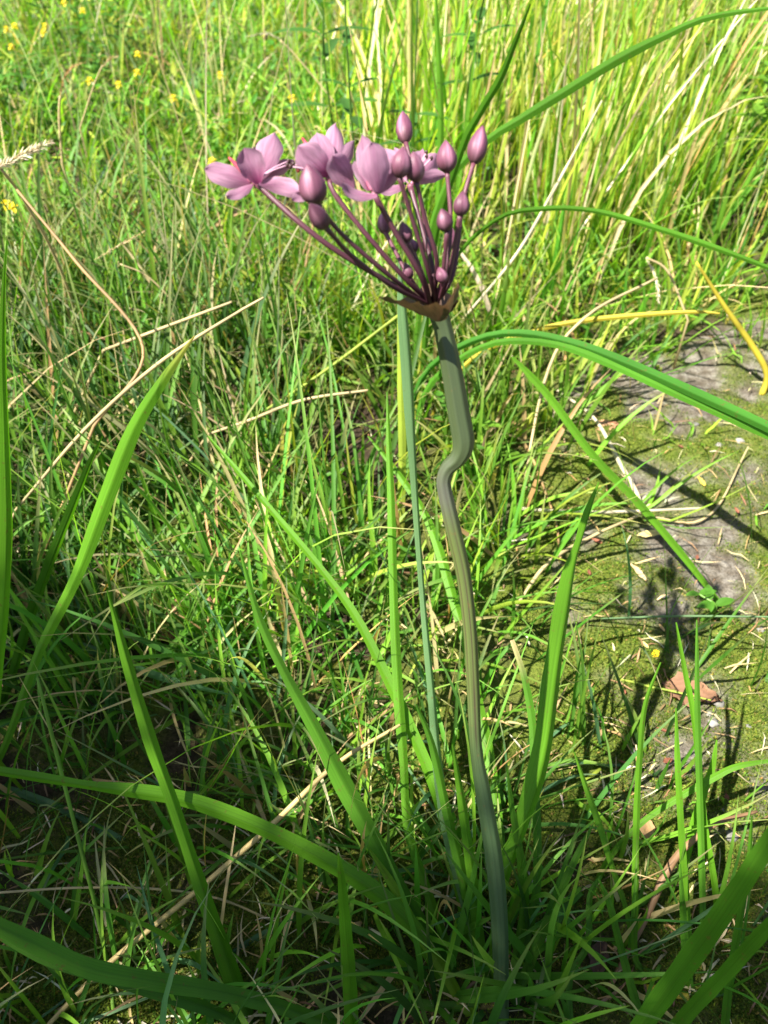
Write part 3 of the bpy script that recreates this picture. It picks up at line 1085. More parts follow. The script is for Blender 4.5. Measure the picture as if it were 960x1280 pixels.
# basal leaves of the flowering rush itself
leaf([(585, 1235, 16), (545, 1185, 22), (500, 1112, 24), (470, 1055, 25), (432, 985, 27), (396, 915, 20), (358, 845, 14), (325, 775, 11), (300, 688, 3)], 'g', 0.50, LM, parent=RUSH, roll=0.3)
leaf([(598, 1225, 14), (578, 1130, 16), (560, 1040, 16), (536, 965, 17), (508, 900, 16), (484, 848, 15), (444, 770, 12), (400, 710, 10), (345, 645, 9), (300, 592, 7), (260, 545, 2)], 'g', 0.62, LG, parent=RUSH, roll=-0.4)
leaf([(572, 1220, 12), (530, 1100, 13), (510, 1035, 12), (505, 955, 12), (499, 880, 15), (494, 790, 13), (491, 700, 12), (489, 620, 11), (486, 550, 7), (484, 490, 2)], 'g', 0.60, LG * 1.1, parent=RUSH, roll=0.2)
leaf([(606, 1220, 14), (580, 1110, 18), (561, 1040, 17), (548, 955, 14), (540, 865, 11), (530, 760, 9), (522, 655, 9), (516, 560, 12), (511, 470, 16), (506, 405, 15), (502, 360, 9), (499, 320, 2)], 'g', 0.56, LGREY, parent=RUSH, roll=0.5, fold=0.3)
leaf([(632, 1215, 12), (628, 1090, 14), (614, 960, 15), (598, 880, 15), (585, 810, 15), (567, 750, 14), (550, 690, 13), (530, 640, 11), (492, 584, 8), (460, 545, 2)], 'g', 0.76, LG * 1.1, parent=RUSH, roll=-0.2)
leaf([(616, 1235, 14), (622, 1150, 15), (632, 1090, 18), (648, 1045, 20), (668, 985, 26), (682, 925, 26), (693, 840, 24), (704, 770, 22), (714, 712, 17), (722, 685, 9), (731, 655, 10), (739, 630, 8), (749, 603, 2)], 'g', 0.50, LG, parent=RUSH, roll=0.35, fold=0.32)
leaf([(600, 1240, 12), (590, 1150, 14), (575, 1080, 15), (560, 1020, 13), (540, 930, 10), (520, 880, 3)], 'g', 0.52, LM, parent=RUSH)
leaf([(640, 1240, 12), (668, 1130, 12), (672, 1060, 12), (668, 960, 11), (665, 900, 11), (655, 845, 9), (640, 800, 6)], 'g', 0.56, LM * 0.95, parent=RUSH, tip=STRAW, roll=0.2)

leaf([(610, 1245, 14), (600, 1180, 16), (590, 1090, 15), (578, 1005, 12), (566, 930, 3)], 'g', 0.52, LG, parent=RUSH)
leaf([(590, 1275, 14), (556, 1215, 16), (520, 1160, 15), (490, 1105, 12), (462, 1062, 3)], 'g', 0.52, LG * 1.05 + [0.05, 0.03, 0], parent=RUSH)
leaf([(640, 1262, 13), (668, 1190, 14), (700, 1115, 12), (726, 1060, 8), (742, 1030, 2)], 'g', 0.53, LM, parent=RUSH)
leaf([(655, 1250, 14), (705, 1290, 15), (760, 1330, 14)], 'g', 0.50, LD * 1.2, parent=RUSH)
leaf([(600, 1262, 13), (545, 1262, 14), (480, 1245, 13), (430, 1215, 8), (400, 1190, 2)], 'g', 0.53, LM, parent=RUSH)
leaf([(640, 1225, 12), (655, 1140, 13), (652, 1080, 12), (640, 1010, 8), (634, 960, 2)], 'g', 0.52, LM, parent=RUSH)
# other long leaves, each a thing of its own
leaf([(285, 1196, 6), (318, 1177, 10), (350, 1163, 12), (380, 1152, 10), (398, 1145, 2)], 'g', 0.58, G_BLUE * 0.9, 'short blue green leaf lying under the long straight leaf', roll=0.2)
leaf([(55, 790, 8), (120, 815, 12), (175, 838, 11), (230, 855, 9), (285, 868, 2)], 'g', 0.62, G_BLUE, 'blue green leaf lying level across the dark tangle', roll=0.3)
leaf([(0, 988, 9), (60, 1005, 12), (130, 1040, 11), (190, 1075, 7), (215, 1090, 2)], 'g', 0.60, G_BLUE * 0.9, 'dull blue green leaf tucked beneath the broad arching leaf', roll=0.2)
leaf([(-12, 985, 12), (-6, 880, 14), (4, 760, 16), (8, 660, 17), (6, 560, 14), (3, 450, 11), (5, 350, 5), (9, 300, 2)], 0.56, 0.42, LG * 1.1, 'broad upright bright green leaf rising past the picture edge', roll=0.4)
leaf([(-40, 1010, 10), (0, 945, 10), (22, 890, 11), (50, 812, 13), (95, 722, 17), (133, 622, 23), (168, 535, 21), (203, 477, 14), (225, 445, 8), (243, 420, 2)], 'g', 0.50, LG * 1.05, 'wide bright green sword shaped leaf leaning over the dark hollow', roll=-0.3, tip=TIP)
leaf([(-5, 900, 11), (20, 830, 12), (38, 772, 14), (62, 705, 14), (92, 630, 12), (112, 580, 8), (128, 545, 2)], 'g', 0.60, LM * 0.8, 'darker narrow leaf standing under the wide sword shaped leaf', roll=0.5)
leaf([(330, 1330, 28), (308, 1270, 28), (280, 1190, 24), (247, 1095, 19), (216, 1002, 17), (190, 930, 19), (162, 838, 15), (146, 780, 9), (134, 738, 2)], 0.535, 0.44, LG * 0.95, 'long straight green leaf crossing over the arching broad leaf', roll=0.3, fold=0.3)
leaf([(575, 1262, 18), (545, 1205, 22), (510, 1153, 25), (462, 1110, 26), (402, 1073, 24), (322, 1033, 22), (235, 1001, 22), (165, 989, 19), (110, 982, 12), (60, 974, 13), (-10, 963, 12), (-60, 955, 2)], 'g', 0.47, LG * 0.95, 'broad leaf arching low across the shaded ground beneath the flower stem', roll=-0.15, dm=0.50)
leaf([(500, 1330, 16), (400, 1276, 18), (290, 1243, 22), (190, 1226, 25), (110, 1210, 26), (45, 1180, 25), (-20, 1150, 22), (-60, 1130, 10)], 'g', 0.42, LM, 'broad green leaf lying low over its folded double', roll=0.2, dm=0.46)
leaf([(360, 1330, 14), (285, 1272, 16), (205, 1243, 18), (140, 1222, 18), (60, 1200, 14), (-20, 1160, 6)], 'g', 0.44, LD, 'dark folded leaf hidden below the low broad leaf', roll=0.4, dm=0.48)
leaf([(440, 1310, 20), (438, 1240, 20), (432, 1160, 17), (427, 1100, 11), (423, 1066, 2)], 0.50, 0.41, LG * 0.9, 'short upright leaf in front of the arching broad leaf', roll=0.2)
leaf([(770, 1330, 25), (815, 1265, 28), (868, 1192, 30), (915, 1125, 28), (955, 1062, 24), (1000, 985, 12), (1020, 950, 2)], 0.46, 0.32, LM * 0.95, 'thick blurred leaf reaching up over the small seedlings', roll=0.3)
leaf([(820, 1310, 18), (870, 1255, 20), (910, 1213, 20), (960, 1158, 18), (1020, 1095, 7)], 0.44, 0.34, LM * 0.9, 'thinner leaf running parallel below the thick blurred leaf', roll=-0.2)
leaf([(505, 575, 6), (520, 490, 8), (548, 450, 9), (603, 422, 10), (655, 417, 11), (722, 431, 13), (790, 457, 14), (860, 488, 15), (965, 537, 14), (1040, 580, 4)], 'g', 0.52, LM * np.array([.75, .95, 1.6]), 'long arching leaf bending over the mossy bare patch', roll=0.2, fold=0.3)
leaf([(512, 590, 6), (528, 500, 8), (556, 462, 9), (600, 435, 9), (640, 426, 9), (700, 432, 10), (770, 458, 11), (840, 490, 11), (955, 543, 9), (1010, 570, 3)], 'g', 0.55, LM * np.array([1, 1.1, 1.2]), 'slim leaf hugging the underside of the long arching leaf', roll=-0.2)
leaf([(540, 520, 4), (562, 478, 5), (600, 442, 6), (660, 416, 7), (722, 402, 7), (800, 394, 7), (870, 390, 5), (900, 392, 2)], 'g', 0.80, YEL * 0.8, 'yellowed narrow leaf arching over the green grass', roll=0.2, mat=M_STRAW)
leaf([(520, 480, 4), (560, 340, 5), (620, 275, 6), (680, 261, 7), (745, 264, 7), (820, 285, 8), (900, 312, 8), (1000, 350, 4)], 'g', 0.62, LM, 'thin arching green leaf above the pale straw tangle', roll=0.3)
leaf([(515, 520, 8), (530, 330, 9), (560, 228, 10), (605, 178, 11), (642, 154, 12), (702, 117, 14), (772, 74, 14), (832, 44, 11), (892, 20, 8), (1000, 6, 3)], 'g', 0.62, LM * 0.95, 'strong dark green leaf sweeping up across the tall meadow grass', roll=-0.3, fold=0.3)
leaf([(528, 500, 8), (540, 320, 9), (576, 190, 10), (600, 141, 11), (626, 97, 10), (645, 50, 7), (663, 5, 2)], 'g', 0.68, LM, 'upright dark green leaf standing behind the pink buds', roll=0.3)
leaf([(535, 470, 7), (545, 320, 8), (551, 170, 9), (550, 100, 8), (547, 45, 6), (544, -30, 2)], 'g', 0.85, LG, 'straight vertical green blade rising behind the topmost bud', roll=0.2)
leaf([(905, 760, 6), (852, 692, 10), (795, 625, 11), (742, 570, 11), (690, 500, 11), (660, 466, 9), (640, 446, 3)], 'g', 0.75, LG * 0.95, 'straight fallen leaf lying slantwise across the moss', roll=0.4)
leaf([(500, 705, 10), (501, 650, 11), (503, 570, 11), (501, 480, 10), (500, 400, 8), (498, 340, 3)], 'g', 0.74, G_YELLOW * 0.9, 'pale yellow green stalk with brown foot behind the central leaves', roll=0.1, root=STRAW_R * 0.7)
leaf([(835, 1235, 7), (797, 1205, 8), (794, 1130, 9), (796, 1020, 9), (800, 945, 8), (807, 880, 6), (826, 828, 2)], 'g', 0.50, LG * 0.95, 'tall narrow blade with a bent tip by the brown dry stalk', roll=0.2, group='upright blades in the shade', name='sedge_leaf')
for rows, tipd, cc, lb in [
    ([(900, 1180, 8), (892, 1100, 9), (880, 1030, 9), (868, 905, 8), (856, 840, 7), (845, 778, 2)], 0.55, LG, 'tall blade leaning over the large brown dead leaf'),
    ([(880, 1200, 8), (878, 1100, 9), (875, 1000, 9), (872, 880, 8), (871, 775, 2)], 0.54, LM * 1.1, 'straight blade standing just behind the large brown dead leaf'),
    ([(862, 1215, 10), (857, 1120, 10), (851, 1030, 9), (847, 950, 8), (845, 885, 2)], 0.53, LG, 'slim upright blade between the taller shaded blades'),
    ([(850, 1110, 9), (866, 1036, 11), (879, 992, 11), (890, 960, 9), (896, 925, 2)], 0.57, LG * 1.1, 'short wide blade tilted across the taller upright blades'),
    ([(735, 1130, 7), (760, 1075, 8), (800, 1030, 8), (850, 996, 9), (892, 972, 10), (925, 957, 8), (985, 948, 3)], 0.56, LG, 'low arching blade bridging the edge of the shade'),
    ([(800, 1240, 7), (785, 1145, 7), (765, 1082, 8), (750, 1032, 9), (735, 990, 8), (718, 940, 2)], 0.55, LG, 'blade leaning back toward the flower stem from the shade'),
    ([(720, 1330, 8), (712, 1230, 9), (735, 1180, 9), (738, 1120, 8), (752, 1095, 4)], 0.53, LM, 'curved dark blade beside the foot of the flower stem'),
    ([(810, 1300, 14), (790, 1235, 12), (775, 1180, 10), (762, 1130, 9), (748, 1098, 2)], 0.50, LM, 'stout shaded blade with a sharp tip near the yellow straw'),
    ([(865, 1260, 14), (858, 1200, 12), (854, 1140, 9), (850, 1080, 3)], 0.52, LM * 1.1, 'stout blade rising beneath the thick blurred leaf'),
    ([(905, 1300, 12), (912, 1230, 11), (925, 1150, 10), (936, 1080, 8), (940, 1020, 2)], 0.46, LM, 'shaded blade behind the thick blurred leaf')]:
    leaf(rows, 'g', tipd, cc, lb, name='sedge_leaf', group='upright blades in the shade', cat='leaf')

# ------------------------------------------------------------------ dry stalks and straws
STR = [
    ([(20, 640, 3), (110, 536, 5), (200, 456, 5), (290, 398, 4), (330, 375, 3)], 0.72, 0.62, STRAW, 'long pale straw slanting over the dark grass', 0),
    ([(45, 1300, 6), (130, 1212, 7), (250, 1112, 7), (342, 1031, 7), (420, 957, 6), (500, 908, 4)], 'g', 0.56, np.array([0.55, 0.42, 0.17]), 'long golden straw crossing under the arching broad leaf', 0),
    ([(340, 1152, 3), (275, 1125, 3), (200, 1113, 3), (100, 1111, 3), (-10, 1118, 3)], 'g', 0.53, STRAW, 'thin straw bowed over the shaded moss', 0),
    ([(165, 1300, 5), (135, 1203, 5), (118, 1125, 5), (86, 1000, 5), (62, 905, 5), (48, 850, 3)], 0.56, 0.50, G_BRIGHT, 'thin pale green stalk standing over the shaded moss', 0),
    ([(640, 637, 4), (722, 642, 5), (785, 641, 4), (880, 637, 3)], 0.83, 0.83, PALE, 'level straw lying across the moss', 0),
    ([(688, 490, 3), (740, 522, 4), (774, 580, 6), (798, 624, 6), (797, 634, 5), (822, 662, 4)], 'g', 'g', PALE, 'bent beige stalk lying on the moss', 0),
    ([(640, 770, 5), (682, 708, 5), (740, 672, 4), (800, 645, 3)], 'g', 0.82, STRAW, 'pale straw propped beside the bent beige stalk', 0),
    ([(755, 1245, 7), (805, 1152, 8), (826, 1104, 11), (850, 1066, 9), (895, 1031, 6), (945, 1016, 4)], 'g', 0.58, BROWN * 1.4, 'brown dry stalk leaning among the shaded blades', 0),
    ([(800, 1243, 7), (825, 1242, 9), (860, 1247, 8)], 'g', 'g', YEL * 0.9, 'short yellow straw on the dark ground', 0),
    ([(260, 545, 3), (310, 528, 4), (380, 502, 4), (460, 490, 3)], 0.80, 0.76, STRAW, 'fawn straw arched over the mossy clearing', 0),
    ([(300, 535, 3), (400, 470, 4), (500, 395, 4)], 0.86, 0.84, G_YELLOW, 'yellowish straw slanting toward the flower stem', 0),
    ([(640, 530, 3), (690, 640, 3), (700, 700, 3)], 'g', 'g', STRAW_R, 'reddish straw half buried in the moss', 0),
    ([(575, 405, 3), (645, 320, 4), (700, 225, 4), (752, 128, 2)], 1.00, 0.92, PALE, 'bleached stalk slanting up behind the right hand buds', 0),
    ([(640, 700, 3), (680, 480, 4), (730, 400, 4), (820, 350, 3)], 0.84, 0.86, STRAW, 'pale straw crossing above the mossy patch', 0),
    ([(950, 500, 8), (958, 470, 8), (940, 435, 8), (905, 385, 6), (870, 330, 3)], 'g', 0.90, YEL, 'orange yellow dying blade curling down to the soil', 0),
    ([(770, 640, 2), (860, 695, 3), (935, 560, 2)], 'g', 'g', STRAW, 'thin straw kinked on the grey soil', 0),
    ([(118, 535, 4), (180, 440, 4), (96, 330, 4), (22, 240, 3)], 0.70, 0.72, STRAW_R, 'broken reddish straw among the dark grass', 0),
    ([(130, 440, 4), (250, 395, 4), (290, 380, 3)], 0.80, 0.76, STRAW, 'golden bent straw over the leafy gap', 0),
    ([(750, 775, 2), (850, 772, 3), (965, 773, 2)], 0.74, 0.66, LGREY, 'thread thin blade lying level over the seedling', 0),
    ([(770, 857, 3), (822, 862, 3), (888, 877, 2)], 'g', 'g', G_YELLOW, 'thin yellow green blade lying over the large brown dead leaf', 0),
]
for rows, d0, d1, cc, lb, _ in STR:
    P, W = path3d(rows, d0, d1, 26)
    P[:, 2] += 0.002
    base = P[0].copy()
    g = float(gz(base[0], base[1]))
    if base[2] - g > 0.03:          # continue the stalk down to the ground it grows from
        dirv = P[0] - P[3]
        dirv[2] = -abs(dirv[2]) - 0.02
        dirv = unit(dirv)
        k = (base[2] - g + 0.01) / -dirv[2]
        k = min(k, 0.35)
        ext = P[0] + dirv * k
        ext[2] = min(ext[2], float(gz(ext[0], ext[1])) - 0.005)
        P = np.vstack([ext, P[0] + dirv * k * 0.5, P])
        W = np.r_[W[0], W[0], W]
        base = ext
    R = W / 2
    t = np.linspace(0, 1, len(P))[:, None]
    Cc = cc * (1 - 0.25 * np.sin(t * 9) ** 2 + rng.normal(0, 0.06, (len(P), 1)))
    place('straw', tube(P, R, 7, np.clip(Cc, 0.01, 0.8)), M_STRAW, None, base, lb, 'straw', 'dry stalks and straws')

# ------------------------------------------------------------------ grass tufts, one by one
def tuft(px, py, n, L, label, table, w=(0.0025, 0.0050), lean=0.35, spread=0.010, az=None, azs=1.2, bend=0.5, group='grass tufts'):
    c = ground_at(px, py)
    c[2] = float(gz(c[0], c[1]))
    root = thing('grass_tuft', c, label, 'grass tuft', group)
    r = np.c_[c[0] + rng.normal(0, spread, n), c[1] + rng.normal(0, spread, n), np.zeros(n)]
    r[:, 2] = gz(r[:, 0], r[:, 1]) - 0.006
    a_ = rng.uniform(0, 2 * PI, n) if az is None else az + rng.normal(0, azs, n)
    P, W, S = grow(r, rng.uniform(*L, n), rng.uniform(*w, n), np.abs(rng.normal(lean, 0.22, n)), rng.normal(bend, 0.4, n), a_, None, K=9)
    T = pick(n, table)
    for k in range(n):
        for tries in range(6):
            if not hides_subject(P[k:k + 1], 12)[0]:
                break
            p2, w2, s2 = grow(r[k:k + 1], rng.uniform(*L, 1) * 0.7, rng.uniform(*w, 1), np.abs(rng.normal(lean, 0.22, 1)), rng.normal(bend, 0.4, 1), rng.uniform(0, 2 * PI, 1), None, K=9)
            P[k], W[k], S[k] = p2[0], w2[0], s2[0]
        V, F, Cc, U = blades_mesh(P[k:k + 1], W[k:k + 1], S[k:k + 1], T[k:k + 1], STRAW * 0.8, np.array([rng.uniform(0, 0.5)]))
        place('blade', (V, F, Cc, U), M_GRASS, root, c)
    return root


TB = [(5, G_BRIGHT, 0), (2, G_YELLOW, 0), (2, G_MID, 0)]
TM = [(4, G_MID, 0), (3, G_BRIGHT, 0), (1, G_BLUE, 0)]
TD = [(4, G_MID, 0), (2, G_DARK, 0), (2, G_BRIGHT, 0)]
tuft(600, 655, 9, (0.10, 0.17), 'bright grass tuft at the mossy edge behind the stem kink', TB, (0.003, 0.0055), 0.3, 0.010, PI / 2, 0.8, 0.3)
tuft(625, 690, 7, (0.08, 0.14), 'second bright grass tuft at the mossy edge below the stem kink', TB, (0.003, 0.005), 0.35, 0.010, 0.9, 0.7, 0.4)
tuft(798, 645, 8, (0.07, 0.15), 'spreading grass tuft where straws cross on the moss', TB, (0.002, 0.004), 1.0, 0.006, 0.7, 0.9, 0.3)
tuft(720, 940, 7, (0.09, 0.17), 'slender branching tuft growing from dark soil beside the shadow streaks', TM, (0.0025, 0.0045), 0.2, 0.008, 1.6, 0.6, 0.3)
tuft(700, 880, 5, (0.06, 0.11), 'small slender tuft next to the wide two toned leaf', TM, (0.002, 0.004), 0.3, 0.008, 1.2, 0.7, 0.3)
tuft(650, 985, 7, (0.05, 0.10), 'low leafy tuft at the foot of the wide two toned leaf', TM, (0.004, 0.008), 0.6, 0.012)
tuft(930, 440, 8, (0.08, 0.16), 'grass tuft beside the orange yellow dying blade', TB, (0.0025, 0.0045), 0.4, 0.012)
tuft(800, 470, 7, (0.08, 0.15), 'grass tuft at the far edge of the mossy patch', TB, (0.0025, 0.0045), 0.4, 0.012)
tuft(690, 470, 8, (0.08, 0.16), 'grass tuft under the long arching leaf', TB, (0.0025, 0.0045), 0.4, 0.012)
for px, py, lb in [
    (60, 1000, 'shaded tuft under the far end of the broad arching leaf'),
    (110, 900, 'shaded tuft under the wide sword shaped leaf'),
    (40, 800, 'shaded tuft at the foot of the darker narrow leaf'),
    (180, 870, 'shaded tuft behind the upper half of the long straight leaf'),
    (300, 930, 'shaded tuft behind the broad arching leaf near its crossing'),
    (340, 980, 'shaded tuft touching the upper edge of the broad arching leaf'),
    (260, 1100, 'shaded tuft in front of the broad arching leaf by the golden straw'),
    (220, 1200, 'shaded tuft between the golden straw and the low broad leaf'),
    (390, 1180, 'shaded tuft beside the short upright leaf'),
    (430, 960, 'shaded tuft by the upper end of the golden straw'),
    (450, 900, 'half lit tuft between two basal leaves of the flowering rush'),
    (330, 1190, 'shaded tuft around the short blue green leaf'),
    (120, 1160, 'shaded tuft beside the thin pale green stalk'),
    (60, 1250, 'shaded tuft in front of the low broad leaf')]:
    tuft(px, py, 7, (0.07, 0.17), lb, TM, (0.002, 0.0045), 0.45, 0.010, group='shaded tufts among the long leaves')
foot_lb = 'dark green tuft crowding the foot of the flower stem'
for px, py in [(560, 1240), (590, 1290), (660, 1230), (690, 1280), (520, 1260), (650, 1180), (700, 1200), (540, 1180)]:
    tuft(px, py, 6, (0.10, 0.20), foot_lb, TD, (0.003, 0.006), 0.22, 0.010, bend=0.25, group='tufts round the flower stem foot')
for px, py, lb in [
    (800, 1210, 'thin tuft beside the short yellow straw on dark ground'),
    (850, 1250, 'thin tuft under the thick blurred leaf'),
    (880, 1170, 'thin tuft behind the thick blurred leaf'),
    (920, 1230, 'thin tuft between the two parallel blurred leaves'),
    (760, 1160, 'thin tuft at the foot of the brown dry stalk'),
    (940, 1150, 'thin tuft above the parallel blurred leaves')]:
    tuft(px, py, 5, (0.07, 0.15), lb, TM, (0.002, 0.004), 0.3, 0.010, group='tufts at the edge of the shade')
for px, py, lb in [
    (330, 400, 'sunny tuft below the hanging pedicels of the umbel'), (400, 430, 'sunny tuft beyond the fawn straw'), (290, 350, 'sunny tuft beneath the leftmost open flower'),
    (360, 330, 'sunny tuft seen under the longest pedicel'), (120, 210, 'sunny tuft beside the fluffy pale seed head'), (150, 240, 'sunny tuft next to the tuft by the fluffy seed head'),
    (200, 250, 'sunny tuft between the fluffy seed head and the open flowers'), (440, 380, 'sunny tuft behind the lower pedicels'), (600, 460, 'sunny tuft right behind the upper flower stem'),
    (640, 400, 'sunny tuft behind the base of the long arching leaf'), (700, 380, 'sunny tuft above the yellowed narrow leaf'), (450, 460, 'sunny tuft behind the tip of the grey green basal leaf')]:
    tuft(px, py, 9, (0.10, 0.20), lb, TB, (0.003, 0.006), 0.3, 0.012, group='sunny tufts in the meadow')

# ------------------------------------------------------------------ leafy weeds
def blade_leaf(base, direction, L, W, colr, droop=0.3, n=8, ac=5):
    t = np.linspace(0, 1, n)
    direction = unit(np.asarray(direction, float))
    side = unit(np.cross(direction, [0, 0, 1.0]) + 1e-6)
    nor = np.cross(side, direction)
    s = np.linspace(-1, 1, ac)
    prof = np.sin(PI * t ** 0.8) ** 0.8
    prof[0], prof[-1] = 0.08, 0.03
    cen = base + t[:, None] * direction * L - np.array([0, 0, 1]) * (droop * L * t ** 2)[:, None]
    V = cen[:, None] + (W / 2 * prof)[:, None, None] * s[None, :, None] * side + (W * 0.15 * prof)[:, None, None] * (np.abs(s)[None, :, None] - .5) * nor
    i = np.arange(n - 1)[:, None] * ac
    j = np.arange(ac - 1)[None]
    F = np.stack([i + j, i + j + 1, i + ac + j + 1, i + ac + j], -1).reshape(-1, 4)
    Cc = np.tile(colr, (n * ac, 1)) * np.tile(1 - 0.15 * (1 - np.abs(s)), n)[:, None]
    U = np.stack(np.broadcast_arrays((s * .5 + .5)[None] + rng.random() * 9, t[:, None]), -1).reshape(-1, 2)
    return V.reshape(-1, 3), F, Cc, U


def weed(px, py, depth_base, height, pairs, L, W, colr, label, lean=(0, 0), group=None, cat='weed', name='leafy_weed'):
    c = ground_at(px, py) if depth_base == 'g' else at_d(px, py, depth_base)
    c[2] = float(gz(c[0], c[1]))
    root = thing(name, c, label, cat, group)
    top = c + np.array([lean[0], lean[1], height])
    P = spline(np.array([c - [0, 0, .01], (c + top) / 2 + rng.normal(0, .01, 3), top]), 14)
    place('stem', tube(P, np.linspace(0.0022, 0.0010, 14), 7, colr * np.array([1.1, .9, .9])), M_STALK, root, c)
    for k in range(pairs):
        f = 0.25 + 0.75 * (k + 1) / pairs
        b = P[min(13, int(f * 13))]
        a0 = k * 1.57 + rng.uniform(-.3, .3)
        for sgn in (0, PI):
            a_ = a0 + sgn
            sc_ = rng.uniform(.75, 1.15) * (1.1 - 0.45 * f)
            place('leaf', blade_leaf(b, [math.cos(a_), math.sin(a_), rng.uniform(.2, .7)], L * sc_, W * sc_, colr * rng.uniform(.8, 1.25)), M_GRASS, root, c)
    return root


weed(515, 320, 'g', 0.40, 8, 0.075, 0.017, G_DARK * 1.2, 'tall dark leafy weed behind the topmost bud', (0.0, .02))
weed(455, 310, 'g', 0.42, 8, 0.08, 0.018, G_DARK * 1.2, 'tall leafy weed with narrow leaves behind the petals', (-.02, .0))
weed(430, 240, 'g', 0.42, 7, 0.09, 0.020, G_DARK * 1.3, 'leafy weed with long drooping leaves in the straw grass', (0.0, .0))
weed(575, 280, 'g', 0.36, 7, 0.07, 0.015, G_DARK * 1.3, 'leafy weed between the tall straw stalks', (0.02, .0))
wl = 'pale green leafy weed in the thicket beside the tall grass'
for px, py in [(870, 215), (905, 250), (930, 200), (955, 280), (890, 160), (940, 150), (980, 220), (850, 270), (965, 330), (915, 310)]:
    weed(px, py, 'g', rng.uniform(.20, .32), 9, 0.07, 0.019, G_BRIGHT * rng.uniform(.7, 1.1), wl, (rng.uniform(-.04, .04), 0), group='weeds in the thicket')
weed(945, 335, 'g', 0.36, 6, 0.08, 0.012, G_YELLOW * .7, 'tall stiff weed with reddish foot beside the thicket', (0.0, .0))
wl = 'low bushy green weed in the shady meadow corner'
for px, py in [(20, 110), (70, 90), (110, 110), (45, 150), (130, 140), (15, 190), (170, 100), (90, 180)]:
    weed(px, py, 'g', rng.uniform(.10, .2), 7, 0.05, 0.016, G_MID * rng.uniform(.8, 1.2), wl, (rng.uniform(-.03, .03), 0), group='low weeds in the meadow corner')
weed(872, 772, 'g', 0.030, 3, 0.026, 0.011, G_MID, 'tiny seedling with oval leaves on the mossy soil', (-.005, .005), name='seedling', cat='seedling')
weed(595, 575, 'g', 0.05, 3, 0.05, 0.020, G_BRIGHT, 'bright broad leaved seedling behind the stem kink', name='seedling', cat='seedling')
weed(185, 700, 'g', 0.05, 3, 0.022, 0.008, G_BRIGHT, 'tiny star shaped seedling beside the bare hollow', name='seedling', cat='seedling')
wl = 'small clover like weed at the foot of the short meadow'
for px, py in [(180, 390), (215, 360), (150, 420), (240, 420), (300, 450), (350, 470), (560, 610), (540, 560)]:
    weed(px, py, 'g', rng.uniform(.04, .09), 4, 0.03, 0.013, G_MID * rng.uniform(.9, 1.4), wl, (rng.uniform(-.02, .02), 0), group='small weeds at the meadow foot')

# yellow flowers of the meadow corner
def yellow_flower(px, py, d, size=0.013):
    e = at_d(px, py, d)
    c = np.array([e[0] + rng.normal(0, .01), e[1] + rng.normal(0, .01), 0])
    c[2] = float(gz(c[0], c[1]))
    root = thing('yellow_wildflower', c, 'small yellow wildflower dotted in the meadow grass', 'wildflower', 'yellow wildflowers in the meadow')
    P = spline(np.array([c - [0, 0, .01], (c + e) / 2, e]), 8)
    place('stem', tube(P, 0.0009, 6, G_MID), M_STALK, root, c)
    V, F, Cc, U = ball(e, np.array([.16, .16, .12]) * size, np.array([0.5, 0.36, 0.02]))
    place('centre', (V, F, Cc, None), M_STALK, root, c)
    ph, tl = rng.uniform(0, 1.2), rng.normal(0, .5)
    for k in range(5):
        a_ = k * 2 * PI / 5 + ph
        place('petal', blade_leaf(e, [math.cos(a_), math.sin(a_) * .6, .35 + .8 * math.sin(a_) + tl * math.cos(a_)], size * .6, size * .5, np.array([0.80, 0.62, 0.02])), M_GRASS, root, c)


for px, py, d in [(8, 36, 1.5), (18, 32, 1.55), (14, 58, 1.5), (54, 40, 1.5), (56, 32, 1.55), (103, 13, 1.6), (80, 3, 1.6), (172, 67, 1.5), (171, 90, 1.45), (112, 100, 1.4), (148, 105, 1.4), (275, 93, 1.4), (216, 122, 1.35), (8, 255, 1.0), (16, 258, 1.0), (265, 201, 1.2), (365, 122, 1.3)]:
    yellow_flower(px, py, d)

# ------------------------------------------------------------------ dry seed heads
def seed_head(rows_stalk, d0, d1, rows_head, label, colr, fat, dense=220):
    P, W = path3d(rows_stalk, d0, d1, 20)
    base = P[0].copy()
    g = float(gz(base[0], base[1]))
    root_pt = np.array([base[0], base[1], g])
    if base[2] > g + 0.01:
        P = np.vstack([root_pt - [0, 0, .005], P])
        W = np.r_[W[0], W]
    root = thing('seed_head_grass', root_pt, label, 'grass', None)
    place('stalk', tube(P, W / 2, 6, STRAW), M_STRAW, root, root_pt)
    q = spline(np.array(rows_head, float), 40)
    dd = np.linspace(d1, d1 * 0.99, 40)
    HP = np.array([at_d(x[0], x[1], k) for x, k in zip(q, dd)])
    HW = q[:, 2] * dd / FPX
    n = dense
    idx = rng.integers(0, 40, n)
    T = tangents(HP)[idx]
    rd = rng.normal(size=(n, 3))
    rd = unit(rd - (rd * T).sum(1, keepdims=True) * T)
    rt = HP[idx]
    dirv = unit(T * 1.2 + rd * fat)
    ln = HW[idx] * rng.uniform(.5, 1.1, n)
    tt = np.linspace(0, 1, 5)
    PP = rt[:, None] + dirv[:, None] * (ln[:, None] * tt)[..., None]
    WW = (ln * .16)[:, None] * np.array([.3, 1, .8, .5, .05])[None]
    SS = np.repeat(unit(np.cross(dirv, rng.normal(size=(n, 3))))[:, None], 5, 1)
    V, F, Cc, U = blades_mesh(PP, WW, SS, pick(n, [(2, colr, 0), (1, colr * .8, 0)]))
    h = place('seed_head', (V, F, Cc, U), M_STRAW, root, root_pt)
    h['kind'] = 'stuff'


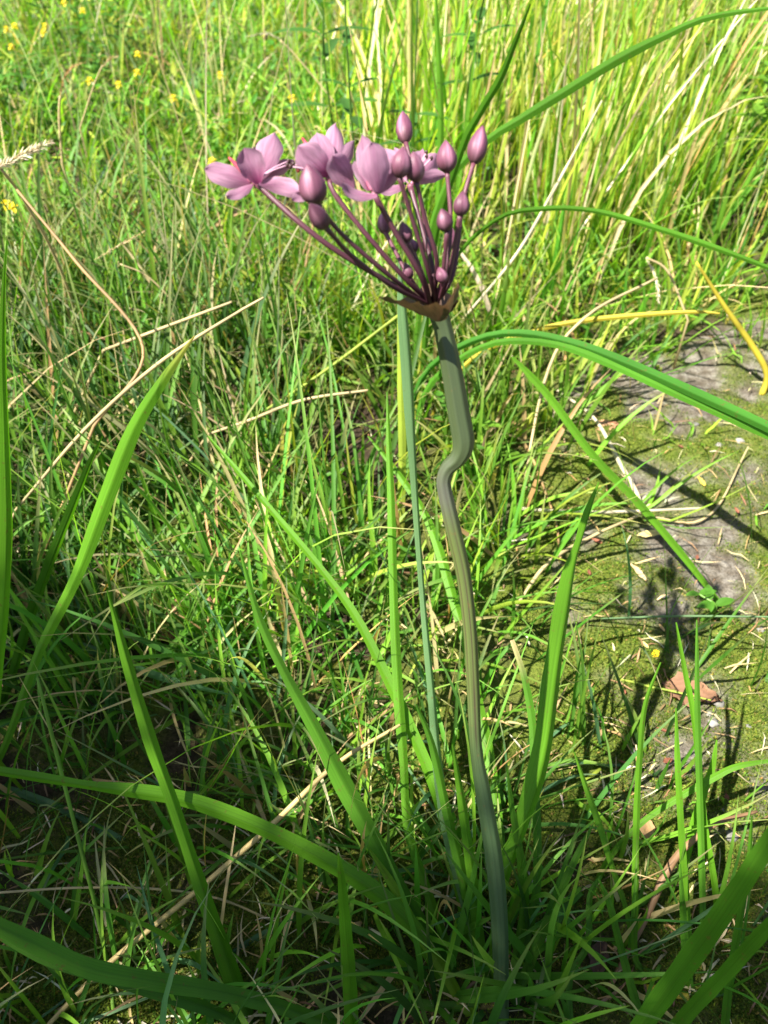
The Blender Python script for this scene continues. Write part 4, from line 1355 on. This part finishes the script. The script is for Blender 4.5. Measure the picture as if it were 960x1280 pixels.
seed_head([(120, 470, 3), (75, 335, 4), (30, 250, 4), (2, 212, 4)], 'g', 0.75, [(-20, 218, 12), (0, 208, 14), (30, 193, 14), (62, 178, 8)], 'fluffy pale seed head nodding over the darker meadow grass', PALE * 1.2, .8, 320)
seed_head([(78, 205, 3), (74, 150, 3), (75, 120, 3)], 1.15, 1.1, [(75, 120, 5), (80, 98, 6), (90, 84, 6), (106, 78, 3)], 'curled reddish seed head in the meadow corner', STRAW_R * 1.3, .5, 160)
seed_head([(100, 160, 2), (118, 105, 2), (128, 82, 2)], 1.2, 1.15, [(128, 85, 4), (137, 74, 6), (146, 70, 3)], 'tiny bent seed head beside the curled reddish one', STRAW, .6, 90)
seed_head([(420, 130, 2), (370, 70, 2), (350, 50, 2)], 1.3, 1.25, [(350, 48, 5), (330, 42, 6), (308, 46, 3)], 'drooping straw seed head behind the petals', PALE, .6, 110)
seed_head([(860, 400, 3), (835, 340, 3), (808, 322, 3)], 0.98, 0.95, [(806, 322, 4), (816, 338, 7), (822, 358, 8), (823, 378, 4)], 'hanging bleached seed head over the mossy edge', PALE * 1.1, .6, 150)
seed_head([(255, 420, 2), (190, 350, 2), (150, 330, 2)], 0.95, 0.9, [(118, 325, 4), (140, 312, 6), (165, 298, 7), (182, 288, 4)], 'straw seed head lying over the dark meadow grass', STRAW * 1.1, .5, 140)

# ------------------------------------------------------------------ fallen leaves, petals, pebbles
def dead_leaf(px, py, L, W, az, colr, label, name='dead_leaf', cat='dead leaf', group=None, lift=0.006):
    c = ground_at(px, py)
    c[2] = float(gz(c[0], c[1])) + lift
    V, F, Cc, U = blade_leaf(c - np.array([math.cos(az), math.sin(az), 0]) * L / 2, [math.cos(az), math.sin(az), 0.06], L, W, colr, droop=0.05, n=12, ac=7)
    V = V + rng.normal(0, W * 0.045, V.shape) + np.c_[np.zeros((len(V), 2)), 0.05 * W * np.sin(V[:, 0] * 260) * np.cos(V[:, 1] * 300)]
    V[:, 2] = np.maximum(V[:, 2], gz(V[:, 0], V[:, 1]) + 0.004)
    return place(name, (V, F, Cc, U), M_LITTER, None, c, label, cat, group)


dead_leaf(862, 868, 0.046, 0.030, -0.3, np.array([0.24, 0.13, 0.075]), 'large brown dead leaf lying flat on the moss')
dead_leaf(757, 537, 0.028, 0.020, 0.2, np.array([0.42, 0.23, 0.13]), 'round tan dead leaf at the far side of the moss')
dead_leaf(806, 1040, 0.022, 0.012, 1.5, np.array([0.36, 0.22, 0.10]), 'narrow tan dead leaf at the shade boundary')
dead_leaf(745, 1200, 0.024, 0.012, 1.2, np.array([0.10, 0.055, 0.04]), 'dark brown dead leaf in the shade near the stem foot')
dead_leaf(817, 823, 0.009, 0.006, 1.0, np.array([0.85, 0.55, 0.02]), 'bright yellow petal scrap on the mossy soil', 'fallen_petal', 'petal')
dead_leaf(803, 812, 0.010, 0.003, 2.1, np.array([0.70, 0.52, 0.20]), 'pale yellow sliver next to the bright petal scrap', 'fallen_petal', 'petal')
dead_leaf(825, 790, 0.009, 0.003, 1.9, np.array([0.68, 0.45, 0.20]), 'tan sliver above the bright petal scrap', 'fallen_petal', 'petal')
dead_leaf(875, 605, 0.016, 0.005, 1.8, np.array([0.70, 0.52, 0.08]), 'yellow leaf scrap on the grey soil', 'fallen_petal', 'petal')
dead_leaf(795, 722, 0.024, 0.006, 2.0, np.array([0.55, 0.40, 0.22]), 'curled beige leaf scrap on the moss')
dead_leaf(813, 672, 0.030, 0.008, 0.1, np.array([0.58, 0.48, 0.20]), 'pale flat leaf scrap below the crossing straws')
red_lb = 'small reddish scrap of dead leaf on the mossy soil'
for px, py in [(835, 950), (778, 955), (790, 895), (778, 870), (830, 912), (745, 680), (700, 745), (905, 1000), (870, 700), (920, 640), (735, 720), (850, 560)]:
    dead_leaf(px, py, rng.uniform(.005, .014), rng.uniform(.0015, .005), rng.uniform(0, 3), np.array([0.26, 0.095, 0.055]) * rng.uniform(.7, 1.2), red_lb, group='reddish leaf scraps')
hol_lb = 'crumpled brown dead leaf in the dark hollow'
for px, py in [(215, 745), (260, 742), (240, 770), (225, 800), (262, 800), (200, 780), (250, 720), (280, 770)]:
    dead_leaf(px, py, rng.uniform(.018, .032), rng.uniform(.009, .016), rng.uniform(0, 3), np.array([0.30, 0.16, 0.09]) * rng.uniform(.6, 1.3), hol_lb, group='dead leaves in the hollow')


def pebble(px, py, r):
    c = ground_at(px, py)
    c[2] = float(gz(c[0], c[1])) + r * 0.5
    V, F, Cc, U = ball(c, np.array([1.2, 1, .75]) * r, np.array([0.24, 0.23, 0.205]) * rng.uniform(.6, 1.2), 10)
    d = V - c
    V = c + d * (1 + 0.22 * np.sin(d[:, :1] * 900 + d[:, 1:2] * 1300 + rng.uniform(0, 6)))
    return place('pebble', (V, F, Cc, None), M_LITTER, None, c - [0, 0, r * .5], 'small pale grey pebble lying on the mossy soil', 'pebble', 'pebbles on the mossy soil')


for k in range(26):
    px, py = rng.uniform(700, 960), rng.uniform(520, 1060)
    pebble(px, py, rng.uniform(.0018, .0045))

print('blades', counts, 'tris', sum(len(m.polygons) for m in bpy.data.meshes) * 2, 'objects', len(bpy.data.objects))
print('stem base', BASE, 'apex', APEX, 'stem radii mm', STEM_R[[1, 60, 140]] * 1000)
